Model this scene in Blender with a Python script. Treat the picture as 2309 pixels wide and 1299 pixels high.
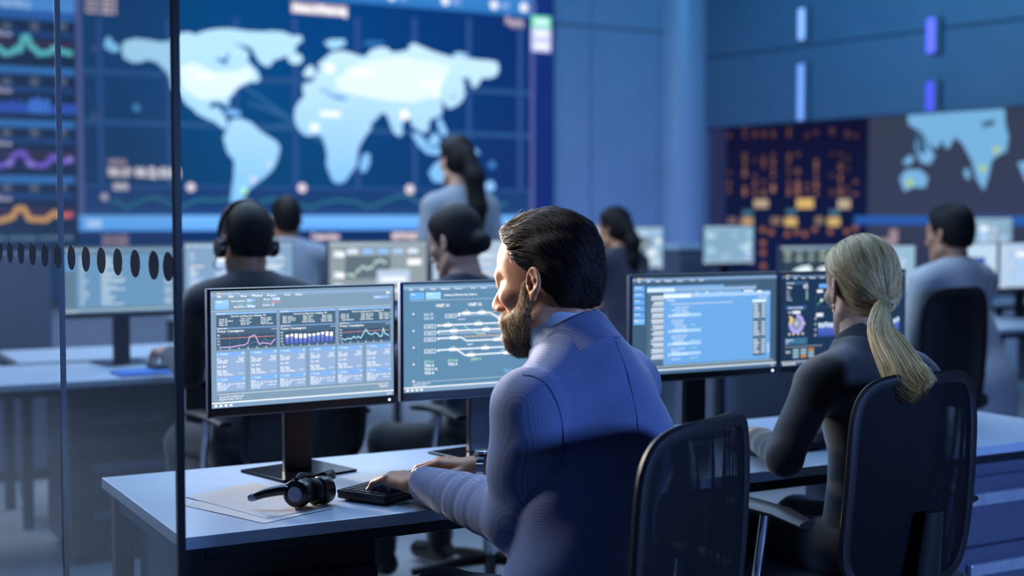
import bpy, bmesh, math, random
import numpy as np
from mathutils import Vector, Matrix, Euler

for o in list(bpy.data.objects): bpy.data.objects.remove(o)
SC = bpy.context.scene
COL = SC.collection

# ------------------------------------------------------------------ camera
FPX, CX, CY, HOR, HC = 3085.0, 1154.5, 649.5, 490.0, 1.366
YAW = math.radians(29.0); PIT = math.atan((CY - HOR) / FPX)
cam_d = bpy.data.cameras.new('camera'); cam = bpy.data.objects.new('camera', cam_d); COL.objects.link(cam)
cam.location = (0, 0, HC); cam.rotation_euler = (math.pi / 2 - PIT, 0, -YAW)
cam_d.sensor_width = 36.0; cam_d.lens = 36.0 * FPX / 2309.0
cam_d.clip_start = 0.05; cam_d.clip_end = 100
cam_d.dof.use_dof = True; cam_d.dof.focus_distance = 2.88; cam_d.dof.aperture_fstop = 2.0
SC.camera = cam
FH = np.array([math.sin(YAW), math.cos(YAW), 0]); RT = np.array([math.cos(YAW), -math.sin(YAW), 0])
FW = FH * math.cos(PIT) + np.array([0, 0, -math.sin(PIT)]); UP = np.cross(RT, FW); CP = np.array([0, 0, HC])
def ray(x, y): return FW + RT * (x - CX) / FPX - UP * (y - CY) / FPX
def at(x, y, d): return CP + ray(x, y) * d                       # photo point at a depth in metres
def onz(x, y, z): r = ray(x, y); return CP + r * ((z - HC) / r[2])
def onpl(x, y, P, n): r = ray(x, y); return CP + r * (np.dot(np.array(P) - CP, n) / np.dot(r, n))

# ------------------------------------------------------------------ view, world, lights
vs = SC.view_settings; vs.view_transform = 'Standard'; vs.look = 'None'; vs.gamma = 1.0; vs.exposure = 0.0
vs.use_curve_mapping = False
w = bpy.data.worlds.new('world'); SC.world = w; w.use_nodes = True
w.node_tree.nodes['Background'].inputs[0].default_value = (0.05, 0.12, 0.30, 1)
w.node_tree.nodes['Background'].inputs[1].default_value = 0.12
def area(name, loc, to, size, power, col, sy=None, spread=180):
    l = bpy.data.lights.new(name, 'AREA'); l.energy = power; l.color = col; l.shape = 'RECTANGLE'
    l.size = size; l.size_y = sy or size; l.spread = math.radians(spread)
    o = bpy.data.objects.new(name, l); COL.objects.link(o); o.location = loc
    o.rotation_euler = (Vector(to) - Vector(loc)).to_track_quat('-Z', 'Y').to_euler()
    return o
# blue stage light behind the operators, on the right, low enough for chair backs to shade the jacket
area('blue_key_light', (2.95, -.35, 1.56), (1.55, 2.4, 1.0), .40, 98, (.20, .38, 1.0), .30)
# neutral fill lamps added beyond the left edge to stand in for monitor glow
area('face_fill_light', (.52, 6.25, 1.72), (1.38, 2.55, 1.20), .45, 16, (1.0, .90, .82), None, 26)
area('face_fill_light', (-.2, 4.0, 2.65), (1.34, 2.5, 1.27), .5, 2.6, (1.0, .88, .80), None, 20)
# cool unseen overhead fills, added to brighten desks, people and floor
area('overhead_fill_light', (.9, 4.3, 3.9), (1.0, 3.5, .7), 1.2, 66, (.22, .50, 1.0))
area('overhead_fill_light', (2.6, 5.2, 3.9), (2.6, 4.9, 0.0), 2.0, 95, (.45, .68, 1.0))
area('overhead_fill_light', (2.2, 7.3, 3.9), (2.2, 7.2, 0.0), 2.0, 95, (.50, .70, 1.0))
area('overhead_fill_light', (3.3, 9.4, 3.9), (3.3, 9.0, 0.0), 2.0, 85, (.55, .75, 1.0))
area('overhead_fill_light', (5.4, 5.0, 3.9), (5.2, 5.2, 0.0), 1.8, 75, (.42, .64, 1.0))
area('overhead_fill_light', (-.2, 7.0, 3.9), (.6, 6.4, 0.0), 1.8, 150, (.78, .84, 1.0))
# blue fills added to brighten the back wall and the bulkhead, no fixtures built
area('wall_fill_light', (7.2, 9.6, .3), (7.3, 11.5, 2.6), 2.4, 26, (.15, .26, .90), .3)
area('wall_fill_light', (6.3, 8.2, 4.4), (8.8, 8.6, 2.7), 2.6, 150, (.08, .42, .78), .4)

# ------------------------------------------------------------------ materials
def lin(h):
    h = h.lstrip('#'); c = [int(h[i:i + 2], 16) / 255 for i in (0, 2, 4)]
    return tuple(((v + .055) / 1.055) ** 2.4 if v > .04045 else v / 12.92 for v in c)
MATS = {}
def pm(name, col, rough=.5, metal=0., nscale=40., namp=.12, bump=0., bscale=None, spec=.5, coat=0., tex='noise', sheen=0.):
    """procedural principled material: noise breaks up colour, roughness and relief"""
    if name in MATS: return MATS[name]
    col = lin(col) if isinstance(col, str) else col
    m = bpy.data.materials.new(name); m.use_nodes = True; nt = m.node_tree; N = nt.nodes; L = nt.links
    b = N['Principled BSDF']; b.inputs['Roughness'].default_value = rough; b.inputs['Metallic'].default_value = metal
    b.inputs['Specular IOR Level'].default_value = spec; b.inputs['Coat Weight'].default_value = coat
    b.inputs['Sheen Weight'].default_value = sheen
    tc = N.new('ShaderNodeTexCoord')
    n = N.new('ShaderNodeTexNoise'); n.inputs['Scale'].default_value = nscale; n.inputs['Detail'].default_value = 4
    L.new(tc.outputs['Object'], n.inputs['Vector'])
    r = N.new('ShaderNodeValToRGB'); r.color_ramp.elements[0].position = .3; r.color_ramp.elements[1].position = .7
    r.color_ramp.elements[0].color = (*[c * (1 - namp) for c in col], 1)
    r.color_ramp.elements[1].color = (*[min(1, c * (1 + namp)) for c in col], 1)
    L.new(n.outputs['Fac'], r.inputs['Fac']); L.new(r.outputs['Color'], b.inputs['Base Color'])
    if bump:
        n2 = N.new('ShaderNodeTexNoise'); n2.inputs['Scale'].default_value = bscale or nscale * 6; n2.inputs['Detail'].default_value = 3
        L.new(tc.outputs['Object'], n2.inputs['Vector'])
        bp = N.new('ShaderNodeBump'); bp.inputs['Strength'].default_value = bump; bp.inputs['Distance'].default_value = .004
        L.new(n2.outputs['Fac'], bp.inputs['Height']); L.new(bp.outputs['Normal'], b.inputs['Normal'])
    MATS[name] = m; return m
def weave(name, c1, c2, per=.0045, rough=.85, sheen=.3):
    """woven cloth: crossing threads in two colours with relief"""
    if name in MATS: return MATS[name]
    m = bpy.data.materials.new(name); m.use_nodes = True; nt = m.node_tree; N = nt.nodes; L = nt.links
    b = N['Principled BSDF']; b.inputs['Roughness'].default_value = rough; b.inputs['Sheen Weight'].default_value = sheen
    b.inputs['Specular IOR Level'].default_value = .2
    tc = N.new('ShaderNodeTexCoord'); sx = N.new('ShaderNodeSeparateXYZ'); L.new(tc.outputs['Object'], sx.inputs[0])
    def mth(op, a, bb=None):
        q = N.new('ShaderNodeMath'); q.operation = op
        for i, v in enumerate((a, bb)):
            if v is None: continue
            if isinstance(v, (int, float)): q.inputs[i].default_value = v
            else: L.new(v, q.inputs[i])
        return q.outputs[0]
    k = 2 * math.pi / per
    h = mth('SINE', mth('MULTIPLY', sx.outputs['Z'], k))
    ad = mth('ADD', mth('MULTIPLY', sx.outputs['X'], .9), mth('MULTIPLY', sx.outputs['Y'], .75))
    v = mth('SINE', mth('MULTIPLY', ad, k))
    f = mth('ADD', mth('MULTIPLY', mth('ADD', h, v), .18), .5)
    nz = N.new('ShaderNodeTexNoise'); nz.inputs['Scale'].default_value = 260; L.new(tc.outputs['Object'], nz.inputs['Vector'])
    f = mth('ADD', mth('MULTIPLY', f, .75), mth('MULTIPLY', nz.outputs['Fac'], .3))
    r = N.new('ShaderNodeValToRGB'); r.color_ramp.elements[0].position = .28; r.color_ramp.elements[1].position = .8
    r.color_ramp.elements[0].color = (*lin(c1), 1); r.color_ramp.elements[1].color = (*lin(c2), 1)
    L.new(f, r.inputs['Fac']); L.new(r.outputs['Color'], b.inputs['Base Color'])
    bp = N.new('ShaderNodeBump'); bp.inputs['Strength'].default_value = .15; bp.inputs['Distance'].default_value = .001
    L.new(f, bp.inputs['Height']); L.new(bp.outputs['Normal'], b.inputs['Normal'])
    MATS[name] = m; return m
def emat(name, strength=1.0):
    """display: colour comes from the drawn graphics, given off as light"""
    if name in MATS: return MATS[name]
    m = bpy.data.materials.new(name); m.use_nodes = True; nt = m.node_tree; N = nt.nodes; L = nt.links
    N.remove(N['Principled BSDF']); e = N.new('ShaderNodeEmission'); e.inputs['Strength'].default_value = strength
    a = N.new('ShaderNodeAttribute'); a.attribute_name = 'col'
    L.new(a.outputs['Color'], e.inputs['Color']); L.new(e.outputs[0], N['Material Output'].inputs[0])
    MATS[name] = m; return m
def glow(name, col, strength):
    if name in MATS: return MATS[name]
    m = bpy.data.materials.new(name); m.use_nodes = True; b = m.node_tree.nodes['Principled BSDF']
    col = lin(col) if isinstance(col, str) else col
    b.inputs['Base Color'].default_value = (*col, 1); b.inputs['Emission Color'].default_value = (*col, 1)
    b.inputs['Emission Strength'].default_value = strength
    MATS[name] = m; return m
def hairmat(name, rough=.42, spec=.5):
    if name in MATS: return MATS[name]
    m = bpy.data.materials.new(name); m.use_nodes = True; nt = m.node_tree; b = nt.nodes['Principled BSDF']
    a = nt.nodes.new('ShaderNodeAttribute'); a.attribute_name = 'col'
    nt.links.new(a.outputs['Color'], b.inputs['Base Color'])
    b.inputs['Roughness'].default_value = rough; b.inputs['Specular IOR Level'].default_value = spec
    MATS[name] = m; return m

# ------------------------------------------------------------------ object helpers
def link(o, parent=None):
    COL.objects.link(o)
    if parent is not None: o.parent = parent
    return o
def tag(o, label=None, cat=None, group=None, kind=None):
    if label: o['label'] = label
    if cat: o['category'] = cat
    if group: o['group'] = group
    if kind: o['kind'] = kind
    return o
def empty(name, loc, rz=0, label=None, cat=None, group=None):
    o = bpy.data.objects.new(name, None); COL.objects.link(o); o.location = tuple(loc); o.rotation_euler = (0, 0, rz)
    o.empty_display_size = .1
    return tag(o, label, cat, group)
def copy_tree(o, parent=None):
    c = o.copy(); COL.objects.link(c); c.parent = parent
    for ch in list(o.children): copy_tree(ch, c)
    return c
class MB:
    """collects shapes into one mesh"""
    def __init__(s): s.bm = bmesh.new()
    def _x(s, vs_, M):
        if M is not None: bmesh.ops.transform(s.bm, matrix=M, verts=vs_)
    def box(s, lo, hi, bev=0., M=None, seg=2):
        r = bmesh.ops.create_cube(s.bm, size=1); v = r['verts']
        c = [(a + b) / 2 for a, b in zip(lo, hi)]; d = [abs(b - a) for a, b in zip(lo, hi)]
        bmesh.ops.transform(s.bm, matrix=Matrix.Translation(c) @ Matrix.Diagonal((*d, 1)), verts=v)
        if bev > 0:
            es = list({e for q in v for e in q.link_edges})
            rr = bmesh.ops.bevel(s.bm, geom=es, offset=min(bev, min(d) * .45), segments=seg, profile=.5, affect='EDGES')
            v = list({q for f in rr['faces'] for q in f.verts} | {q for q in v if q.is_valid})
            st = [v[0]]; seen = {v[0]}
            while st:
                q = st.pop()
                for e in q.link_edges:
                    o = e.other_vert(q)
                    if o not in seen: seen.add(o); st.append(o)
            v = list(seen)
        s._x(v, M); return s
    def cyl(s, a, b, ra, rb=None, n=16, cap=True):
        a = Vector(a); b = Vector(b); rb = ra if rb is None else rb
        q = (b - a).to_track_quat('Z', 'Y').to_matrix()
        r0 = [s.bm.verts.new(a + q @ Vector((math.cos(2 * math.pi * i / n) * ra, math.sin(2 * math.pi * i / n) * ra, 0))) for i in range(n)]
        r1 = [s.bm.verts.new(b + q @ Vector((math.cos(2 * math.pi * i / n) * rb, math.sin(2 * math.pi * i / n) * rb, 0))) for i in range(n)]
        for i in range(n): s.bm.faces.new((r0[i], r0[(i + 1) % n], r1[(i + 1) % n], r1[i]))
        if cap: s.bm.faces.new(r0[::-1]); s.bm.faces.new(r1)
        return s
    def tube(s, pts, r, n=8, closed=False, flat=None):
        """swept tube; r number or list; flat=(w,h) elliptical section"""
        P = [Vector(p) for p in pts]; m = len(P); rs = r if hasattr(r, '__len__') else [r] * m
        rings = []; up = Vector((0, 0, 1)); pn = None
        for i in range(m):
            t = (P[(i + 1) % m] - P[i - 1]) if closed else (P[min(i + 1, m - 1)] - P[max(i - 1, 0)])
            t.normalize()
            if pn is None:
                nn = up - t * up.dot(t)
                if nn.length < .1: nn = Vector((0, 1, 0)) - t * t.y
            else: nn = pn - t * pn.dot(t)
            nn.normalize(); bb = t.cross(nn); pn = nn
            fw, fh = flat or (1, 1)
            rings.append([s.bm.verts.new(P[i] + (bb * math.cos(2 * math.pi * j / n) * fw + nn * math.sin(2 * math.pi * j / n) * fh) * rs[i]) for j in range(n)])
        for i in range(m if closed else m - 1):
            A, B = rings[i], rings[(i + 1) % m]
            for j in range(n): s.bm.faces.new((A[j], A[(j + 1) % n], B[(j + 1) % n], B[j]))
        if not closed: s.bm.faces.new(rings[0][::-1]); s.bm.faces.new(rings[-1])
        return s
    def lathe(s, prof, c=(0, 0, 0), axis=(0, 0, 1), n=24):
        q = Vector(axis).to_track_quat('Z', 'Y').to_matrix(); c = Vector(c)
        R = [[s.bm.verts.new(c + q @ Vector((math.cos(2 * math.pi * j / n) * max(r, 1e-4), math.sin(2 * math.pi * j / n) * max(r, 1e-4), z))) for j in range(n)] for r, z in prof]
        for A, B in zip(R, R[1:]):
            for j in range(n): s.bm.faces.new((A[j], A[(j + 1) % n], B[(j + 1) % n], B[j]))
        s.bm.faces.new(R[0][::-1]); s.bm.faces.new(R[-1]); return s
    def grid(s, fn, nu, nv, thick=0.):
        """surface fn(u,v) u,v in 0..1; thick: solid sheet along fn normal"""
        P = [[Vector(fn(i / nu, j / nv)) for j in range(nv + 1)] for i in range(nu + 1)]
        V = [[s.bm.verts.new(p) for p in row] for row in P]
        for i in range(nu):
            for j in range(nv): s.bm.faces.new((V[i][j], V[i + 1][j], V[i + 1][j + 1], V[i][j + 1]))
        if thick:
            def nrm(i, j):
                a = P[min(i + 1, nu)][j] - P[max(i - 1, 0)][j]; b = P[i][min(j + 1, nv)] - P[i][max(j - 1, 0)]
                c = a.cross(b); return c.normalized() if c.length > 1e-9 else Vector((0, 0, 1))
            W = [[s.bm.verts.new(P[i][j] - nrm(i, j) * thick) for j in range(nv + 1)] for i in range(nu + 1)]
            for i in range(nu):
                for j in range(nv): s.bm.faces.new((W[i][j], W[i][j + 1], W[i + 1][j + 1], W[i + 1][j]))
            for i in range(nu):
                s.bm.faces.new((V[i + 1][0], V[i][0], W[i][0], W[i + 1][0])); s.bm.faces.new((V[i][nv], V[i + 1][nv], W[i + 1][nv], W[i][nv]))
            for j in range(nv):
                s.bm.faces.new((V[0][j], V[0][j + 1], W[0][j + 1], W[0][j])); s.bm.faces.new((V[nu][j + 1], V[nu][j], W[nu][j], W[nu][j + 1]))
        return s
    def build(s, name, mat, parent=None, smooth=False, label=None, kind=None):
        me = bpy.data.meshes.new(name); bmesh.ops.recalc_face_normals(s.bm, faces=s.bm.faces); s.bm.to_mesh(me); s.bm.free()
        if mat: me.materials.append(mat)
        if smooth:
            me.shade_smooth()
            try: me.set_sharp_from_angle(angle=math.radians(40))
            except Exception: pass
        o = bpy.data.objects.new(name, me); link(o, parent)
        return tag(o, label, kind=kind)
def npmesh(name, V, Fc, mat, parent=None, smooth=True, cols=None):
    """numpy verts (n,3), faces (m,4)"""
    me = bpy.data.meshes.new(name); V = np.asarray(V, np.float32); Fc = np.asarray(Fc, np.int32); k = Fc.shape[1]
    me.vertices.add(len(V)); me.vertices.foreach_set('co', V.ravel())
    me.loops.add(Fc.size); me.loops.foreach_set('vertex_index', Fc.ravel())
    me.polygons.add(len(Fc)); me.polygons.foreach_set('loop_start', np.arange(0, Fc.size, k, dtype=np.int32))
    me.update(calc_edges=True); me.validate()
    if smooth: me.shade_smooth()
    if cols is not None:
        a = me.color_attributes.new('col', 'FLOAT_COLOR', 'POINT')
        a.data.foreach_set('color', np.concatenate([cols, np.ones((len(cols), 1))], 1).astype(np.float32).ravel())
    if mat: me.materials.append(mat)
    o = bpy.data.objects.new(name, me); link(o, parent); return o
def bxp(name, lo, hi, mat, parent=None, bev=.003, label=None, kind=None):
    return MB().box(lo, hi, bev).build(name, mat, parent, label=label, kind=kind)

# ------------------------------------------------------------------ display graphics
GLY = {}
def glyph(ch):
    if ch in GLY: return GLY[ch]
    cu = bpy.data.curves.new('glyph', 'FONT'); cu.body = ch; cu.resolution_u = 1; cu.size = 1
    o = bpy.data.objects.new('glyph', cu); COL.objects.link(o)
    dg = bpy.context.evaluated_depsgraph_get(); me = o.evaluated_get(dg).to_mesh()
    vs_ = [(v.co.x, v.co.y) for v in me.vertices]; fs = [tuple(p.vertices) for p in me.polygons]
    adv = (max([p[0] for p in vs_]) + .07) if vs_ else .3
    o.evaluated_get(dg).to_mesh_clear(); bpy.data.objects.remove(o); bpy.data.curves.remove(cu)
    GLY[ch] = (vs_, fs, adv); return GLY[ch]
class Canvas:
    """flat drawing, units W x H with y down; every call is one layer nearer the viewer"""
    def __init__(s, W, H): s.W, s.H = W, H; s.v = []; s.f = []; s.c = []; s.z = 0; s.ts = 1.
    def poly(s, pts, col, cols=None, same=False):
        if not same: s.z += 1
        b = len(s.v); s.v += [(x, y, s.z) for x, y in pts]; s.f.append(list(range(b, b + len(pts))))
        col = lin(col) if isinstance(col, str) else col
        s.c.append([lin(q) if isinstance(q, str) else q for q in cols] if cols else [col] * len(pts))
    def rect(s, x0, y0, x1, y1, col, col2=None, same=False):
        s.poly([(x0, y0), (x1, y0), (x1, y1), (x0, y1)], col, [col, col, col2, col2] if col2 else None, same)
    def hgrad(s, x0, y0, x1, y1, c0, c1): s.poly([(x0, y0), (x1, y0), (x1, y1), (x0, y1)], c0, [c0, c1, c1, c0])
    def frame(s, x0, y0, x1, y1, w_, col):
        s.rect(x0, y0, x1, y0 + w_, col); s.rect(x0, y1 - w_, x1, y1, col, same=True)
        s.rect(x0, y0 + w_, x0 + w_, y1 - w_, col, same=True); s.rect(x1 - w_, y0 + w_, x1, y1 - w_, col, same=True)
    def line(s, pts, w_, col, joints=True):
        s.z += 1
        for (x0, y0), (x1, y1) in zip(pts, pts[1:]):
            dx, dy = x1 - x0, y1 - y0; L = math.hypot(dx, dy) or 1; nx, ny = -dy / L * w_ / 2, dx / L * w_ / 2
            s.poly([(x0 + nx, y0 + ny), (x1 + nx, y1 + ny), (x1 - nx, y1 - ny), (x0 - nx, y0 - ny)], col, same=True)
        s.z += 1
        if joints:
            for x, y in pts[1:-1]: s.disc(x, y, w_ / 2, col, n=8, same=True)
    def disc(s, x, y, r, col, ry=None, n=16, same=False):
        ry = ry or r
        s.poly([(x + r * math.cos(2 * math.pi * i / n), y + ry * math.sin(2 * math.pi * i / n)) for i in range(n)], col, same=same)
    def ring(s, x, y, r0, r1, col, a0=0, a1=360, n=40):
        s.z += 1; m = max(3, int(n * (a1 - a0) / 360))
        for i in range(m):
            a, b = [math.radians(a0 + (a1 - a0) * t / m) for t in (i, i + 1)]
            s.poly([(x + r0 * math.cos(a), y + r0 * math.sin(a)), (x + r1 * math.cos(a), y + r1 * math.sin(a)),
                    (x + r1 * math.cos(b), y + r1 * math.sin(b)), (x + r0 * math.cos(b), y + r0 * math.sin(b))], col, same=True)
    def text(s, t, x, y, h, col, align='l', sx=.9):
        """y = baseline, h = cap height"""
        s.z += 1; k = h * s.ts / .7; wd = sum(glyph(c)[2] for c in t) * k * sx
        if align == 'r': x -= wd
        if align == 'c': x -= wd / 2
        for c in t:
            vs_, fs, adv = glyph(c)
            for o_ in (0, .075):      # drawn twice for a bold face
                for f in fs: s.poly([(x + (vs_[i][0] + o_) * k * sx, y - (vs_[i][1] - o_ * .6) * k) for i in f], col, same=True)
            x += adv * k * sx
    def build(s, name, parent, mat, frame, w_, h_, eps=.00012, label=None):
        """frame(x,z,off) -> local 3D point; x in 0..w_, z from top 0..-h_"""
        me = bpy.data.meshes.new(name)
        A_ = np.array(s.v); zs_ = A_[:, 2].astype(int); ids = np.unique(zs_); lv = np.zeros(len(ids), int); bb = np.array([[*A_[zs_ == i, :2].min(0), *A_[zs_ == i, :2].max(0)] for i in ids])
        for i in range(1, len(ids)):      # a drawing step lies one level above the highest step it covers
            o = (bb[:i, 0] < bb[i, 2]) & (bb[:i, 2] > bb[i, 0]) & (bb[:i, 1] < bb[i, 3]) & (bb[:i, 3] > bb[i, 1])
            if o.any(): lv[i] = lv[:i][o].max() + 1
        lm_ = dict(zip(ids, lv))
        V = [frame(x / s.W * w_, -y / s.H * h_, lm_[z] * eps) for x, y, z in s.v]
        me.from_pydata(V, [], s.f)
        a = me.color_attributes.new('col', 'FLOAT_COLOR', 'CORNER')
        a.data.foreach_set('color', [q for c in s.c for p in c for q in (*p[:3], 1.)])
        me.materials.append(mat); o = bpy.data.objects.new(name, me); link(o, parent); return tag(o, label)
W_ = '#f2f7ff'
def header(c, bg, bar='#93b3dc', menu=True, orange=True, seed=0):
    W, H = c.W, c.H
    c.rect(0, 0, W, H, bg)
    c.rect(0, .022 * H, W, .062 * H, bar, bg)
    if orange:
        for i in range(3): c.disc(.035 * W + i * .009 * W, .02 * H, .0042 * W, '#f4c86a', same=i > 0)
        c.text('System Monitoring Suite', .062 * W, .026 * H, .010 * H, '#d8e4f0')
    x = .032
    for t in ('File', 'Edit', 'View', 'Window', 'Project', 'Tool', 'Select') if menu else ():
        c.text(t, x * W, .056 * H, .018 * H, '#ffffff'); x += .018 + .0105 * len(t)
def taskbar(c, line='#eef4fa', bar='#7f9fc0'):
    W, H = c.W, c.H
    c.rect(0, .955 * H, W, H, bar); c.rect(0, .951 * H, W, .963 * H, line)
    for i in range(4): c.rect((.014 + i * .026) * W, .972 * H, (.028 + i * .026) * W, .990 * H, '#ffffff', same=i > 0)
    c.text('12:04', .985 * W, .989 * H, .014 * H, '#ffffff', 'r')
def ui_dash():
    W, H = 1000, 565; c = Canvas(W, H); c.ts = 1.15; rnd = random.Random(3)
    header(c, '#7f9bb4')
    c.rect(.022 * W, .078 * H, .092 * W, .158 * H, '#9fd2ff', '#86bdf3'); c.text('START', .03 * W, .1 * H, .012 * H, W_)
    for t, v, x, y in (('Sensors quantity', '327', .175, .096), ('Refresh Rate', '100ms', .175, .146), ('Memory', '32GB', .31, .09), ('Autosave', '5', .31, .139)):
        c.text(t, x * W, y * H, .017 * H, W_, 'r', .62); c.rect((x + .004) * W, (y - .022) * H, (x + (.055 if v != '5' else .018)) * W, (y + .004) * H, '#7fb5f2')
        c.text(v, (x + .012) * W, y * H, .019 * H, '#ffffff')
    c.text('Reading', .137 * W, .122 * H, .014 * H, '#a9bccd', 'l', .7); c.text('active', .18 * W, .122 * H, .016 * H, '#7fd6c8')
    c.text('Reading', .272 * W, .115 * H, .014 * H, '#a9bccd', 'l', .7); c.text('disabled', .315 * W, .115 * H, .016 * H, '#f08a8a')
    c.rect(.885 * W, .082 * H, .975 * W, .108 * H, '#8fbcf0'); c.text('Search', .89 * W, .102 * H, .014 * H, W_); c.text('EN', .958 * W, .068 * H, .02 * H, '#ffffff')
    c.rect(0, .171 * H, .99 * W, .175 * H, '#c9d6e4')
    for i, (x0, x1) in enumerate(((.025, .345), (.358, .668), (.683, .985))):
        a, b = x0 * W, x1 * W; y0, y1 = .185 * H, .505 * H
        c.rect(a, y0, b, y1, '#4b6680'); c.frame(a, y0, b, y1, 1.6, '#93aac4'); c.rect(a, y0, b, y0 + .018 * H, '#8fbcf0')
        c.text('Sector 0%d' % (i + 1), a + 6, y0 + .015 * H, .012 * H, W_)
        c.text('Current working state: Running OK', a + .075 * W, y0 + .04 * H, .014 * H, W_); c.text('ON', a + .205 * W, y0 + .04 * H, .014 * H, '#8fe3b8')
        for cx_ in (.018, .13, .235):
            for k in range(4):
                c.text(rnd.choice(('Time', 'Load', 'Status', 'Flow')), a + (cx_ + .022) * W, y0 + (.062 + k * .0165) * H, .013 * H, W_, 'r')
                c.text(rnd.choice(('Normal', 'Stable', 'Checked', 'Online', 'Ok')), a + (cx_ + .026) * W, y0 + (.062 + k * .0165) * H, .013 * H, W_ if k % 2 else '#bfe9df')
        c.rect(a, y0 + .128 * H, b, y0 + .142 * H, '#6f97c6'); c.text('Graph view', a + 6, y0 + .14 * H, .012 * H, W_)
        c.text('Power Consumption', a + 8, y0 + .168 * H, .018 * H, '#ffffff'); c.text('hours', b - 30, y0 + .16 * H, .013 * H, '#c6d4e2')
        gx0, gx1, gy0, gy1 = a + .022 * W, b - .012 * W, y0 + .19 * H, y1 - .022 * H
        c.rect(gx0, gy0, gx1, gy1, '#3c566f')
        for k in range(6):
            xx = gx0 + (gx1 - gx0) * k / 6; c.rect(xx, gy0, xx + 1.2, gy1, '#6f88a0'); c.text(str(k * 4), xx, gy1 + .018 * H, .012 * H, W_, 'c')
        for k in range(5): c.text(str(80 - 20 * k), gx0 - 4, gy0 + 5 + (gy1 - gy0) * k / 4.2, .012 * H, W_, 'r')
        g = lambda t, v: (gx0 + (gx1 - gx0) * t, gy1 - (gy1 - gy0) * v)
        if i == 0:
            c.line([g(0, .72), g(1, .74)], 2.6, '#e48f86')
            c.line([g(.0, .03), g(.2, .02), g(.33, .1), g(.44, .13), g(.5, .3), g(.53, .74), g(.62, .9), g(.66, .6), g(.71, .12), g(.77, .22), g(.87, .17), g(.92, .08), g(1, .5)], 4.5, '#dcb8f5')
            c.line([g(.5, .1), g(.6, .35), g(.7, .2), g(.82, .5), g(.9, .35), g(1, .3)], 1.5, '#7fa3b5')
        elif i == 1:
            for k in range(11):
                hh = .78 + .12 * math.sin(k * .9) * .5 + .05 * (k > 3); x = gx0 + (gx1 - gx0) * (.04 + k * .088); bw = (gx1 - gx0) * .06
                c.rect(x, gy1 - (gy1 - gy0) * hh, x + bw, gy1 - 2, '#8a9ff0', '#5365c8'); c.rect(x, gy1 - (gy1 - gy0) * hh, x + bw, gy1 - (gy1 - gy0) * (hh - (.35 if k in (2, 3, 4, 9, 10) else .2)), '#ffffff')
        else:
            c.line([g(0, .74), g(1, .80)], 2.6, '#e48f86')
            pts = [(0, .2), (.06, .12), (.12, .25), (.18, .15), (.24, .38), (.28, .22), (.34, .35), (.39, .2), (.44, .55), (.5, .92), (.56, .55), (.62, .45), (.7, .6), (.76, .48), (.8, .25), (.85, .3), (.88, .95), (.92, .45), (.96, .4), (1, .3)]
            c.line([g(*p) for p in pts], 5, '#a9ecff')
    for j, (x0, x1) in enumerate(((.025, .175), (.2, .345), (.355, .5), (.52, .665), (.675, .82), (.84, .985))):
        a, b = x0 * W, x1 * W
        c.rect(a, .522 * H, b, .86 * H, '#93afd6'); c.rect(a, .522 * H, b, .553 * H, '#7db2f5'); c.rect(a, .742 * H, b, .772 * H, '#7db2f5')
        c.disc(a + 9, .538 * H, 4, '#a8dcff'); c.disc(a + 9, .757 * H, 4, '#a8dcff')
        c.text('Section', a + 20, .545 * H, .015 * H, W_); c.text('Totals', a + 20, .764 * H, .015 * H, W_)
        c.text('123', b - 4, .544 * H, .013 * H, W_, 'r'); c.text('111', b - 4, .763 * H, .013 * H, W_, 'r')
        for k, t in enumerate(('Run', 'Temp: 1200', 'Volt: 4350', '', 'Cur: 1402', '', 'Run: State', 'Tmp: 3300', 'Volt: Grnd-Meas')):
            if t: c.text(t, a + 5, (.585 + k * .0172) * H, .0135 * H, '#ffffff' if k else '#c8fff0')
        for k, t in enumerate(('Trend', 'Alpha', 'Beta 42')): c.text(t, b - 8, (.583 + k * .0165) * H, .013 * H, W_, 'r')
        c.text('Status', b - 8, .715 * H, .013 * H, '#dfe9f7', 'r')
        for k, t in enumerate(('Input', 'Heat: 38', 'Average 400', 'Mode: test', 'Out: 771')): c.text(t, a + 5, (.79 + k * .0155) * H, .0135 * H, W_)
        c.text('Power usage unit', b - 3, .805 * H, .0135 * H, W_, 'r'); c.text('Refresh', b - 10, .832 * H, .013 * H, '#e6eefa', 'r')
    c.rect(.03 * W, .882 * H, .97 * W, .887 * H, '#d9dfe6')
    c.text('System ID: 3300012-0-18', .04 * W, .914 * H, .014 * H, W_); c.text('Registered by: Unit 01', .04 * W, .934 * H, .014 * H, W_)
    c.text('Run mode 01', .97 * W, .905 * H, .012 * H, W_, 'r'); c.text('Diagnostics', .97 * W, .921 * H, .012 * H, W_, 'r')
    taskbar(c); return c
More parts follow.
